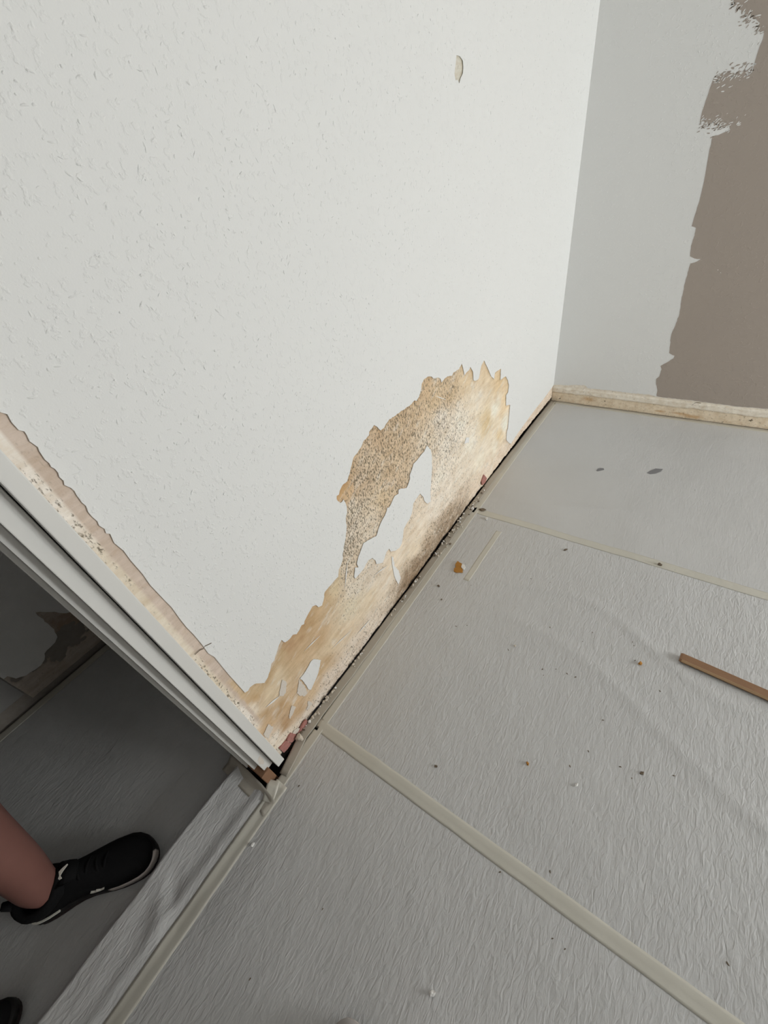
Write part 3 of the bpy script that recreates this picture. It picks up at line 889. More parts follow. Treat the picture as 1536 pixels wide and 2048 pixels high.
# ------------------------------------------------------------------ floor sheets and tape
def fh(x, y):
    """gentle waves of the fleece"""
    w = (fbm(x * 5 + 3, y * 5, 301, 3) - 0.5) * 0.006
    cr = np.exp(-((np.asarray(y) + 1.22 + 0.16 * np.asarray(x) + 0.05 * np.sin(np.asarray(x) * 9)) / 0.018) ** 2) * 0.003 * np.clip((np.asarray(x) - 0.12) * 4, 0, 1)
    cr2 = np.exp(-((np.asarray(y) + 1.33 + 0.30 * np.asarray(x) + 0.04 * np.sin(np.asarray(x) * 7 + 1)) / 0.02) ** 2) * 0.0025 * np.clip((np.asarray(x) - 0.1) * 4, 0, 1)
    cr3 = np.exp(-((np.asarray(y) + 0.86 - 0.12 * np.asarray(x) + 0.03 * np.sin(np.asarray(x) * 8)) / 0.02) ** 2) * 0.002
    fade = np.clip((np.asarray(x) - 0.01) / 0.06, 0, 1)
    return 0.0035 + (w + cr + cr2 + cr3) * fade


def sheet(name, x0, x1, y0, y1, label, dz=0.0, mat=None):
    xs = np.linspace(x0, x1, int((x1 - x0) / 0.010) + 2); ys = np.linspace(y0, y1, int((y1 - y0) / 0.010) + 2)
    X, Y = np.meshgrid(xs, ys, indexing='ij')
    o = grid_mesh(name, np.stack((X, Y, fh(X, Y) + dz), -1), None, mat or M_SHEET)
    return tag(o, label, 'floor sheet', 'fleece sheets covering the floor')


Y1, Y2 = -1.0005, -2.0025
sheet('floor_sheet', -0.004, XR - 0.02, Y1 + 0.002, -0.016, 'grey protective fleece sheet nearest the corner, under the taupe wall', mat=M_SHEETF)
sheet('floor_sheet', -0.004, XR - 0.02, Y2 + 0.002, Y1 - 0.002, 'grey protective fleece sheet between the two long tape seams, with the wooden batten on it')
sheet('floor_sheet', -0.004, XR - 0.02, -3.00, Y2 - 0.002, 'grey wrinkled fleece sheet in front of the doorway, nearest the camera')

# hall sheet: over the threshold, then down to the lower hall floor
def hz(x, y):
    x = np.asarray(x, float); y = np.asarray(y, float)
    edge_x = -0.118 + (fbm(y * 5, y * 0, 331) - 0.5) * 0.02
    t = np.clip((edge_x - x) / 0.03, 0, 1); t = t * t * (3 - 2 * t)
    top = 0.0035 + 0.20 * np.clip(-x - 0.02, 0, 0.2) + 0.007 * np.exp(-((x + 0.025) / 0.02) ** 2) + (fbm(x * 14, y * 9, 333) - 0.5) * 0.006
    top = top + 0.007 * np.exp(-((y + 2.52 + 0.5 * x) / 0.03) ** 2 - ((x + 0.05) / 0.03) ** 2) - 0.005 * np.exp(-((y + 2.48 + 0.5 * x) / 0.02) ** 2 - ((x + 0.06) / 0.03) ** 2)
    bot_ = HZ + 0.003 + (fbm(x * 5, y * 5, 337) - 0.5) * 0.004
    return top * (1 - t) + bot_ * t


xs = np.concatenate((np.linspace(HX + 0.035, -0.17, 90), np.linspace(-0.165, 0.006, 60))); ys = np.linspace(-3.9, -1.2, 320)
X, Y = np.meshgrid(xs, ys, indexing='ij')
keep = ~((X > -0.137) & ((Y > -2.206) | (Y < JAMB2)))
o = grid_mesh('floor_sheet', np.stack((X, Y, hz(X, Y)), -1), keep, M_SHEET)
tag(o, 'dark-lying grey fleece sheet over the threshold and the hall floor, under the sneakers', 'floor sheet', 'fleece sheets covering the floor')


def tape(pts, width, label, mat=None, hf=None, lift=0.0007, name='masking_tape', wav=0.0008, group='tape strips holding the floor sheets', seam=None):
    """tape ribbon along a polyline of floor points"""
    L = [Vector(p) for p in pts]
    row = []
    for i in range(len(L) - 1):
        d = L[i + 1] - L[i]
        k_ = max(1, int(d.length / 0.012))
        for j in range(k_ + (i == len(L) - 2)):
            row.append(L[i] + d * (j / k_))
    hf = hf or fh
    R = []
    for i, p in enumerate(row):
        d = (row[min(i + 1, len(row) - 1)] - row[max(i - 1, 0)]).normalized()
        nn = Vector((-d.y, d.x))
        e1 = (vnoise(i * 0.3, 0.5, 5) - 0.5) * wav * 2; e2 = (vnoise(i * 0.3, 7.5, 6) - 0.5) * wav * 2
        r = []
        for j in range(7):
            u = -0.5 + j / 6
            q = p + nn * (u * width + (e1 if j < 3 else e2))
            h_ = float(hf(q.x, q.y)) + lift + (0.0009 * math.exp(-((u - 0.12) / 0.08) ** 2) if seam else 0)
            r.append((q.x, q.y, h_))
        R.append(r)
    P = np.array(R)
    me = grid_mesh(name, P, None, mat or M_TAPE).data
    bm = bmesh.new(); bm.from_mesh(me)
    ex = bmesh.ops.extrude_face_region(bm, geom=bm.faces[:])
    for e in ex['geom']:
        if isinstance(e, bmesh.types.BMVert): e.co.z -= 0.0005
    bmesh.ops.recalc_face_normals(bm, faces=bm.faces)
    bm.to_mesh(me); bm.free()
    o = [x for x in COL.objects if x.data == me][0]
    me.polygons.foreach_set('use_smooth', [True] * len(me.polygons))
    return tag(o, label, 'tape', group)


tape([(-0.012, Y2), (XR - 0.1, Y2)], 0.033, 'long beige masking tape seam from the door frame foot across the floor', seam=True)
tape([(-0.016, Y1), (XR - 0.1, Y1)], 0.032, 'beige masking tape seam across the floor, nearer the corner')
tape([fl(998, 1064), fl(968, 1108), fl(932, 1162)], 0.022, 'short faint tape piece on the floor by the orange plaster chip', lift=0.0002)
tape([(0.022, -0.03), (0.010, -0.6), (0.006, -1.2), (0.004, -1.7), (0.002, -2.20)], 0.026, 'beige tape strip on the sheet edge along the mouldy wall', lift=0.0007)
tape([(float(bow(y_)) + 0.0165 + ex_, y_) for y_, ex_ in [(-0.01, -.004)] + [(-0.08 * i_, -.003 if i_ < 5 else 0) for i_ in range(1, 26)] + [(-2.05, 0.002), (-2.08, 0.009), (-2.11, 0.016), (-2.15, 0.024)]], 0.026, 'dark milky tape edge beside the gap under the mouldy wall', M_FILM, lift=0.0022, name='film_edge', wav=0.0016)
tape([(0.02, -0.0120), (XR - 0.1, -0.0120)], 0.012, 'grey film edge under the taupe wall', M_FILM, lift=0.0014, name='film_edge')
tape([(0.02, -0.022), (XR - 0.1, -0.022)], 0.014, 'pale tape strip on the sheet edge under the taupe wall', lift=0.0007)
hmix = lambda x, y: max(float(fh(x, y)), float(hz(x, y)) if x < 0.004 else 0)
tape([(0.008, -2.165), (0.008, -2.40), (0.010, -2.65), (0.008, -3.05)], 0.036, 'yellowish tape strip along the doorway threshold beside the sneaker', hf=hmix, lift=0.0014, seam=True)
tape([(0.020, -2.222), (-0.030, -2.215), (-0.11, -2.213), (-0.16, -2.212)], 0.040, 'loose tape piece wrapped round the wooden foot of the door frame', M_FILM,
     hf=lambda x, y: 0.004 + max(0, (y + 2.212)) * 0.9 + 0.010 * math.exp(-((x + 0.09) / 0.05) ** 2), lift=0.003)
tape([(-0.012, -2.172), (0.006, -2.215)], 0.030, 'short pale tape tab stuck over the foot of the door frame', hf=hmix, lift=0.0050)
tape([(HX + 0.025, -3.8), (HX + 0.025, -1.2)], 0.030, 'dull tape strip along the hall wall in the dark', hf=lambda x, y: HZ + 0.003, lift=0.002)

# ------------------------------------------------------------------ debris
def lump(name, x, y, z, r, mat, squash=(1, 1, 0.6), seed=0, parent=None, rz=0.0):
    bm = bmesh.new()
    bmesh.ops.create_icosphere(bm, subdivisions=2, radius=1.0)
    rr = random.Random(seed)
    fx = [rr.uniform(-2, 2) for _ in range(6)]
    for v_ in bm.verts:
        c_ = v_.co
        n_ = 1 + 0.25 * math.sin(c_.x * 3 + fx[0]) * math.sin(c_.y * 3 + fx[1]) + 0.18 * math.sin(c_.z * 5 + fx[2] + c_.x * 4)
        n_ *= rr.uniform(0.88, 1.08)
        v_.co = Vector((c_.x * squash[0], c_.y * squash[1], c_.z * squash[2])) * (r * n_)
    zmin = min(v_.co.z for v_ in bm.verts)
    for v_ in bm.verts: v_.co.z -= zmin
    o = from_bm(name, bm, mat, parent)
    o.location = (x, y, z); o.rotation_euler = (0, 0, rz)
    return o


def on_floor(px, py):
    x, y = fl(px, py, 0.004)
    return x, y, float(fh(x, y)) - 0.0004


# the orange and white flake
x, y, z = on_floor(917, 1136)
fk = empty('plaster_flake', (x, y, z), 0.0)
tag(fk, 'orange-brown and white plaster flake lying on the sheet near the wall', 'flake')
q = lambda pts: [(fl(a_, b_, 0.004)[0] - x, fl(a_, b_, 0.004)[1] - y) for a_, b_ in pts]
fo = crop(880, 960, 6.4, [(195, 1090), (225, 1045), (260, 1065), (295, 1085), (270, 1120), (290, 1150), (290, 1185), (205, 1185), (175, 1165), (185, 1130), (205, 1125)])
fw = crop(880, 960, 6.4, [(285, 1085), (315, 1095), (325, 1120), (310, 1150), (292, 1150), (272, 1120)])
poly_mesh('brown_layer', [jag(q(fo), 0.0006, 0.003, True)], 0.005, lambda u, v_, w: (u, v_, w + 0.0006 * math.sin(u * 300)), M_RUST, fk)
poly_mesh('white_layer', [jag(q(fw), 0.0006, 0.003, True)], 0.007, lambda u, v_, w: (u, v_, w), M_CRUMBW, fk)

deb = [  # px, py, radius, material, squash, label
 (1319, 1130, .0062, M_CRUMBD, (1, 1, .6), 'round dark brown crumb lying on the tape seam nearer the corner'),
 (877, 1172, .0048, M_CRUMBD, (1.3, .8, .5), 'dark brown crumb on the sheet below the orange plaster flake'),
 (883, 1199, .0032, M_CRUMBD, (1.3, .8, .5), 'smaller grey-brown crumb below the brown crumb by the mouldy wall'),
 (1131, 1100, .0048, M_CRUMBD, (1.5, .7, .4), 'flat brown crumb on the sheet beside the upper tape seam'),
 (1280, 1328, .0056, M_RUST, (1, .8, .7), 'small orange-red brick crumb left of the wooden batten'),
 (1055, 1527, .0042, M_RUST, (1, .8, .7), 'tiny orange brick crumb in the middle of the floor'),
 (872, 1533, .0036, M_CRUMBD, (1, 1, .6), 'tiny brown crumb beside the long tape seam'),
 (865, 1987, .0055, M_CRUMBW, (.8, 1.1, .8), 'white plaster crumb at the bottom edge of the picture'),
 (973, 1038, .0062, M_CRUMBW, (1, .9, .8), 'white round crumb at the start of the upper tape seam'),
 (1153, 1570, .0040, M_CRUMBW, (1.3, .6, .6), 'tiny white sliver in the middle of the wrinkled floor'),
 (1284, 1546, .0040, M_CRUMBD, (1.1, .8, .5), 'dark olive crumb on the sheet below the batten end'),
 (506, 1690, .0042, M_CRUMBW, (1, 1, .7), 'tiny white crumb beside the threshold tape'),
 (945, 1019, .0085, M_CRUMBW, (1, .8, .8), 'pale plaster lump fallen at the foot of the mouldy wall'),
 (965, 1020, .0085, M_CRUMBD, (1.5, 1, .35), 'brown smear of plaster dust at the start of the upper tape seam'),
 (1030, 1292, .0036, M_CRUMB, (1, 1, .6), 'tiny beige crumb on the sheet in the middle'),
]
for i, (px, py, r, mt, sq, lb) in enumerate(deb):
    x, y, z = on_floor(px, py)
    if py > 1560 and px < 900:
        pass
    tag(lump('plaster_crumb', x, y, z, r, mt, sq, i + 5, None, random.uniform(0, 3)), lb, 'crumb')
# thin grey flakes
for px, py, pts, lb in ((1200, 940, [(985, 1035), (1000, 1015), (1025, 1008), (1060, 1010), (1065, 1025), (1030, 1033), (1000, 1040)], 'small grey flake stuck on the sheet near the corner'),
                        (1310, 942, None, 'larger slanting grey flake stuck on the sheet near the corner')):
    pp = crop(1000, 740, 5.12, pts) if pts else crop(860, 760, 2.272, [(985, 422), (1000, 412), (1025, 402), (1058, 404), (1050, 414), (1028, 424), (1000, 427)])
    x, y, z = on_floor(px, py)
    o = poly_mesh('grey_flake', [[(fl(a_, b_, 0.004)[0] - x, fl(a_, b_, 0.004)[1] - y) for a_, b_ in pp]], 0.0012, lambda u, v_, w: (u, v_, w), M_CRUMBG)
    o.location = (x, y, z + 0.0008)
    tag(o, lb, 'flake', 'grey flakes on the sheet near the corner')
# specks scattered over the sheets
specks = [(1062, 1157), (1100, 1164), (942, 1170), (1265, 1284), (1268, 1291), (1270, 1321), (1085, 1338), (1112, 1338), (1087, 1350), (1134, 1347), (1151, 1354),
          (1017, 1300), (1100, 1255), (912, 1252), (934, 1250), (1241, 1533), (1264, 1556), (1177, 1502), (1320, 1382), (1140, 1532), (1348, 1551), (1000, 1744), (645, 1818),
          (1105, 1877), (1130, 1898), (1100, 1743), (1455, 1927), (1165, 1283), (1185, 1265), (1016, 1298), (1206, 1440), (1390, 980), (1350, 1140), (500, 1958), (598, 1572), (505, 1665), (516, 1653)]
sp0 = None
for i, (px, py) in enumerate(specks):
    x, y, z = on_floor(px, py)
    s = random.uniform(0.7, 1.35)
    if sp0 is None:
        o = sp0 = lump('dark_speck', x, y, z, 0.0013, M_CRUMBD, (1.5, .8, .5), 77)
    else:
        o = sp0.copy(); COL.objects.link(o)
    o.location = (x, y, z); o.rotation_euler = (0, 0, random.uniform(0, 3)); o.scale = (s, s, s)
    wh = 'far sheet near the corner' if y > Y1 else ('middle sheet between the tape seams' if y > Y2 else 'front sheet nearest the camera')
    if Y2 < y < Y1: wh += ', near the batten' if x > 0.55 else ', towards the mouldy wall'
    if y <= Y2: wh += ', by the doorway' if x < 0.25 else ''
    tag(o, 'tiny dark speck on the ' + wh, 'speck', 'tiny dark specks on the ' + wh)
# crumbs fallen from the wall along the gap
protos = [lump('wall_crumb', 0, 0, -5, 0.0034, mt, sq, 90 + j) for j, (mt, sq) in enumerate(((M_CRUMB, (1.2, .8, .7)), (M_CRUMBW, (1, 1, .7)), (M_CRUMB, (1, .7, .9)), (M_CRUMBD, (1.1, .9, .6))))]
spots = []
for _ in range(46):
    spots.append((random.gauss(930, 12), None, random.uniform(0.5, 1.5), 0.006))
wp = [(935, 1020, 20, 46, 'where the upper tape seam meets the mouldy wall'), (900, 1070, 10, 14, 'at the wall just in front of the upper tape seam'),
      (878, 1105, 8, 12, 'at the wall straight behind the orange flake'), (830, 1165, 8, 9, 'at the wall under the brown crumbling plaster'),
      (790, 1215, 10, 10, 'at the wall below the long white paper sliver'), (720, 1320, 12, 8, 'at the wall halfway between the two tape seams'),
      (660, 1400, 12, 12, 'along the open gap behind the long tape seam'), (625, 1450, 10, 14, 'at the wall end of the long tape seam')]
cnt = 0
for cx, cy, spd, n, place in wp:
    for _ in range(n):
        t = random.gauss(0, spd)
        base = fl(cx + t * 0.55 * 1.2, cy - t * 1.2, 0.004)
        y = base[1]
        x = float(bow(y)) + 0.006 + abs(random.gauss(0, 0.012 if cx > 850 else 0.006))
        j = random.choice((0, 0, 1, 2, 3))
        o = protos[j] if protos[j].location.z < -4 else protos[j].copy()
        if o.name not in COL.objects: COL.objects.link(o)
        s = random.uniform(0.5, 1.5)
        o.location = (x, y, float(fh(x, y)) + 0.0024); o.rotation_euler = (0, 0, random.uniform(0, 3)); o.scale = (s, s, s)
        kd = ('beige', 'white', 'beige', 'dark brown')[j]
        tag(o, 'small %s plaster crumb %s' % (kd, place), 'crumb', '%s plaster crumbs %s' % (kd, place))
# chunks lying in the gap beside the door frame
for i, (px, py, r, mt, lb) in enumerate(((600, 1477, .0095, M_CRUMB, 'flat plaster chunk in the gap beside the exposed brick'), (590, 1482, .007, M_CRUMBG, 'grey chunk in the dark gap below the exposed brick'),
                                         (577, 1496, .006, M_CRUMBD, 'dark chunk deep in the gap next to the frame foot'))):
    x, y = fl(px, py, 0.006 if i == 0 else -0.03)
    o = lump('plaster_chunk', x, y, 0.003 if i == 0 else -0.084, r, mt, (1.2, 0.9, 0.9 if i == 0 else 4.0), 40 + i)
    tag(o, lb, 'crumb')

# ------------------------------------------------------------------ wooden batten on the floor
p0 = pl(1361, 1312, 2, 0.016); p1 = pl(1536, 1389, 2, 0.016)
dv = Vector(p1[:2]) - Vector(p0[:2]); ang = math.atan2(dv.y, dv.x)
bat = empty('wooden_batten', (p0[0], p0[1], 0.0065), ang)
tag(bat, 'narrow brown wooden batten lying on the sheet at the right edge', 'batten')
LB, WB, HB = 0.95, 0.0265, 0.0105
bm = bmesh.new()
prof = [(-WB / 2, 0.002), (-WB / 2, HB - 0.0042), (-WB / 2 + 0.0042, HB), (WB / 2 - 0.002, HB), (WB / 2, HB - 0.002), (WB / 2, 0.002), (WB / 2 - 0.002, 0), (-WB / 2 + 0.002, 0)]
xsn = [0.0, 0.004, 0.012, LB - 0.004, LB]
rows = []
for xi in xsn:
    sc_ = 0.86 if xi in (0.0, LB) else 1.0
    rows.append([bm.verts.new((xi, a_ * sc_, HB / 2 + (b_ - HB / 2) * sc_)) for a_, b_ in prof])
for i in range(len(rows) - 1):
    for j in range(8):
        bm.faces.new((rows[i][j], rows[i][(j + 1) % 8], rows[i + 1][(j + 1) % 8], rows[i + 1][j]))
bm.faces.new(rows[0]); bm.faces.new(rows[-1])
from_bm('wood_body', bm, M_BATTEN, bat)
bm = bmesh.new()
a_ = [(-WB / 2 - 0.0004, HB - 0.0058), (-WB / 2 - 0.0004, HB - 0.0040), (-WB / 2 + 0.0040, HB + 0.0002)]
rw = [[bm.verts.new((xi, *p)) for p in a_] for xi in (0.005, 0.3, 0.6, LB - 0.006)]
for i in range(3):
    for j in range(2):
        bm.faces.new((rw[i][j], rw[i][j + 1], rw[i + 1][j + 1], rw[i + 1][j]))
ex = bmesh.ops.extrude_face_region(bm, geom=bm.faces[:])
for e in ex['geom']:
    if isinstance(e, bmesh.types.BMVert): e.co.y += 0.0012; e.co.z -= 0.0008
from_bm('pale_edge', bm, M_BATTENL, bat)

# ------------------------------------------------------------------ shoes and person
def loft(bm, rings, close_ends=True, closed=True):
    R = [[bm.verts.new(p) for p in r] for r in rings]
    n_ = len(R[0])
    for i in range(len(R) - 1):
        for j in range(n_ if closed else n_ - 1):
            bm.faces.new((R[i][j], R[i][(j + 1) % n_], R[i + 1][(j + 1) % n_], R[i + 1][j]))
    if close_ends:
        bm.faces.new(R[0][::-1]); bm.faces.new(R[-1])
    return R


US = [0, .012, .03, .06, .10, .16, .22, .30, .38, .46, .54, .62, .70, .78, .85, .91, .95, .98, .995, 1.0]
HWD = [.012, .020, .027, .032, .0345, .036, .0355, .034, .0335, .036, .0405, .0450, .0475, .0470, .0435, .0365, .0280, .0180, .0090, .003]


def hwid(u): return 1.07 * float(np.interp(u, US, HWD))


def cline(u, side): return side * (0.010 * math.sin(math.pi * min(1, u * 1.05)) - 0.012 * max(0, (u - 0.75) / 0.25) ** 2)


def make_shoe(parent, L, side, m_up, m_mid, m_out, marks=True):
    """side +1: big-toe side is at -y; origin under the heel, toe along +x"""
    def ring_flat(u0, z0, z1, grow):
        return u0, z0, z1, grow
    def slab(name, z0f, z1f, grow, mat):
        bm = bmesh.new()
        rings = []
        for u in US:
            w = hwid(u) * grow
            c_ = cline(u, side)
            x_ = (u - 0.5) * L * (1 + 0.03 * (grow - 1) * 20) + 0.5 * L
            z0, z1 = z0f(u), z1f(u)
            rings.append([(x_, c_ - w, z0 + .002), (x_, c_ - w * .94, z0), (x_, c_ + w * .94, z0), (x_, c_ + w, z0 + .002), (x_, c_ + w, z1 - .002), (x_, c_ + w * .95, z1), (x_, c_ - w * .95, z1), (x_, c_ - w, z1 - .002)])
        loft(bm, rings)
        return from_bm(name, bm, mat, parent, True)
    spring = lambda u: 0.010 * max(0, (u - 0.80) / 0.20) ** 2 + 0.004 * max(0, (0.06 - u) / 0.06)
    slab('outsole', lambda u: spring(u), lambda u: spring(u) + .012, 1.0, m_out)
    slab('midsole', lambda u: spring(u) + .011, lambda u: spring(u) + (.027 if u > .3 else .030), 1.03, m_mid)
    # knit upper
    bm = bmesh.new()
    HT = lambda u: float(np.interp(u, [0, .02, .06, .12, .20, .28, .36, .44, .52, .60, .70, .80, .90, .96, 1], [.058, .074, .086, .086, .086, .092, .098, .092, .081, .072, .064, .058, .050, .042, .032]))
    rings = []
    for u in US:
        w = hwid(u) * 1.0; c_ = cline(u, side); h_ = HT(u); b_ = spring(u) + .020
        r = []
        for j in range(17):
            th = math.pi * j / 16
            ex_ = 0.75 if u < 0.5 else 0.85
            cy = math.copysign(abs(math.cos(th)) ** ex_, math.cos(th)); sz = math.sin(th) ** 0.8
            taper = 1 - (0.10 if u < .5 else 0.05) * sz
            r.append(((u - .5) * L * .985 + .5 * L, c_ + w * cy * taper, b_ + (h_ - b_) * sz))
        r.append(((u - .5) * L * .985 + .5 * L, c_, b_ - .002))
        rings.append(r)
    loft(bm, rings)
    up = from_bm('upper', bm, m_up, parent, True)
    # padded collar round the ankle, rising to the tongue and the heel tab
    bm = bmesh.new()
    cx, rx, ry = 0.190 * L, 0.178 * L, 0.0405
    rings = []
    for i in range(28):
        t = 2 * math.pi * i / 28
        ct_, st_ = math.cos(t), math.sin(t)
        zc = 0.075 + 0.022 * max(0, ct_) ** 1.5 + 0.010 * max(0, -ct_) ** 3
        px_, py_ = cx + rx * ct_, cline(.2, side) + ry * st_ * (1 - .15 * ct_)
        r = []
        for j in range(8):
            a2 = 2 * math.pi * j / 8
            rr_ = 0.0095 * (1.1 if ct_ > .7 else 1)
            r.append((px_ + ct_ * rr_ * math.cos(a2), py_ + st_ * rr_ * math.cos(a2), zc - .004 + rr_ * 1.9 * math.sin(a2)))
        rings.append(r)
    rings.append(rings[0])
    loft(bm, rings, False)
    bmesh.ops.remove_doubles(bm, verts=bm.verts, dist=1e-6)
    from_bm('collar', bm, m_up, parent, True)
    # tongue tab and heel tab
    bm = bmesh.new()
    loft(bm, [[(x_ + .040 * L, y_ + cline(.35, side), z_) for x_, y_, z_ in ring] for ring in (
        [(.300 * L, -.023, .092), (.300 * L, .023, .092), (.308 * L, .023, .096), (.308 * L, -.023, .096)],
        [(.318 * L, -.025, .108), (.318 * L, .025, .108), (.330 * L, .025, .109), (.330 * L, -.025, .109)],
        [(.380 * L, -.024, .104), (.380 * L, .024, .104), (.385 * L, .024, .101), (.385 * L, -.024, .101)],
        [(.440 * L, -.020, .096), (.440 * L, .020, .096), (.445 * L, .020, .090), (.445 * L, -.020, .090)])])
    bmesh.ops.bevel(bm, geom=bm.edges[:], offset=.002, segments=2, affect='EDGES')
    tg = from_bm('tongue', bm, m_up, parent, True)
    bm = bmesh.new()
    loft(bm, [[(.020 * L, -.012, .075), (.020 * L, .012, .075), (.032 * L, .012, .075), (.032 * L, -.012, .075)],
              [(.004 * L, -.011, .098), (.004 * L, .011, .098), (.018 * L, .011, .100), (.018 * L, -.011, .100)],
              [(-.030 * L, -.008, .112), (-.030 * L, .008, .112), (-.020 * L, .008, .116), (-.020 * L, -.008, .116)]])
    bmesh.ops.bevel(bm, geom=bm.edges[:], offset=.0015, segments=2, affect='EDGES')
    from_bm('heel_tab', bm, m_up, parent, True)
    # flat laces across the instep
    for i, u in enumerate((.47, .53, .59, .65)):
        bm = bmesh.new(); rings = []
        for j in range(9):
            s_ = -1 + j / 4
            zz = HT(u) + .0012 - .009 * s_ * s_
            xx = (u + .012 * s_ * (1 if i % 2 else -1)) * L
            yy = cline(u, side) + s_ * .021
            rings.append([(xx - .003, yy, zz), (xx + .003, yy, zz - .0006), (xx + .003, yy, zz + .0016), (xx - .003, yy, zz + .0022)])
        loft(bm, rings)
        from_bm('lace', bm, m_up, parent, True)
    if marks:
        # small white hooked mark on the tongue tab
        mk = [(-.013, .004), (-.006, .0005), (.001, .004), (.010, .011), (.0125, .0100), (.0085, .002), (.003, -.0045), (-.004, -.006), (-.009, -.004), (-.014, .0)]
        o = poly_mesh('white_mark', [mk], .0012, lambda a2, b2, w: (.390 * L + b2 * 1.25, cline(.35, side) + .002 + a2 * .95, .1080 - b2 * .06 + w), M_MARK, tg)
        # end of the long side mark on the inner flank
        pts = [(.48, .034), (.50, .031), (.56, .034), (.61, .042), (.575, .040), (.545, .042), (.53, .039), (.50, .041)]
        bm = bmesh.new(); vin = []; vo = []
        for u, z_ in pts:
            yv = cline(u, side) - side * hwid(u) * (1.0 - .06)
            vin.append(bm.verts.new((u * L, yv + side * .003, z_))); vo.append(bm.verts.new((u * L, yv - side * .0035, z_)))
        bm.faces.new(vo); bm.faces.new(vin[::-1])
        for i in range(len(pts)):
            j = (i + 1) % len(pts)
            bm.faces.new((vin[i], vin[j], vo[j], vo[i]))
        from_bm('white_mark', bm, M_MARK, up)
        bm = bmesh.new(); rings = []      # thin white line on the heel
        for i in range(12):
            u = .010 + .23 * i / 11
            yv = cline(u, side) - side * (hwid(u) * 1.035 + .0004)
            zz = .0285
            rings.append([(u * L, yv + side * .003, zz), (u * L, yv - side * .0012, zz), (u * L, yv - side * .0012, zz + .0035), (u * L, yv + side * .003, zz + .0035)])
        loft(bm, rings)
        from_bm('white_line', bm, M_MARK, parent)
    return parent


def two_tone_mid():
    """midsole: worn white at the front half, black behind"""
    k = N('black_white_midsole', 0.6, 0.3)
    c_ = k.n('ShaderNodeTexCoord')
    s_ = k.n('ShaderNodeSeparateXYZ')
    k.l(c_.outputs['Object'], s_.inputs[0])
    f = k.ramp(s_.outputs['X'], [(0.172, 0.0), (0.180, 1.0)])
    f = k.math('MULTIPLY', f, k.ramp(k.math('ADD', k.math('MULTIPLY', s_.outputs['Y'], -1.0), 0.5), [(0.508, 0.0), (0.512, 1.0)]))
    return k.out(k.mix(f, (0.010, 0.009, 0.009), (0.55, 0.50, 0.47)))


M_MID = two_tone_mid()


def skin_mesh(name, chains, mat, parent, sub=2):
    """chains: list of [(x,y,z,r), ...]; a chain that begins on an existing point is joined to it"""
    V_, E_, Rr = [], [], []
    def find(p):
        for i, v_ in enumerate(V_):
            if (Vector(v_) - Vector(p[:3])).length < 1e-5: return i
        V_.append(tuple(p[:3])); Rr.append(p[3]); return len(V_) - 1
    for ch in chains:
        ids = [find(p) for p in ch]
        E_ += list(zip(ids[:-1], ids[1:]))
    me = bpy.data.meshes.new('tmp'); me.from_pydata(V_, E_, [])
    o = bpy.data.objects.new('tmp', me); COL.objects.link(o)
    md = o.modifiers.new('s', 'SKIN')
    for i, r in enumerate(Rr):
        sv = me.skin_vertices[0].data[i]
        sv.radius = (r, r) if not isinstance(r, tuple) else r
        sv.use_root = (i == 0)
    md.use_smooth_shade = True
    ms = o.modifiers.new('u', 'SUBSURF'); ms.levels = sub; ms.render_levels = sub
    dg = bpy.context.evaluated_depsgraph_get()
    out = bpy.data.meshes.new_from_object(o.evaluated_get(dg))
    bpy.data.objects.remove(o); bpy.data.meshes.remove(me)
    out.name = name; out.materials.clear()
    return link(name, out, mat, parent, True)


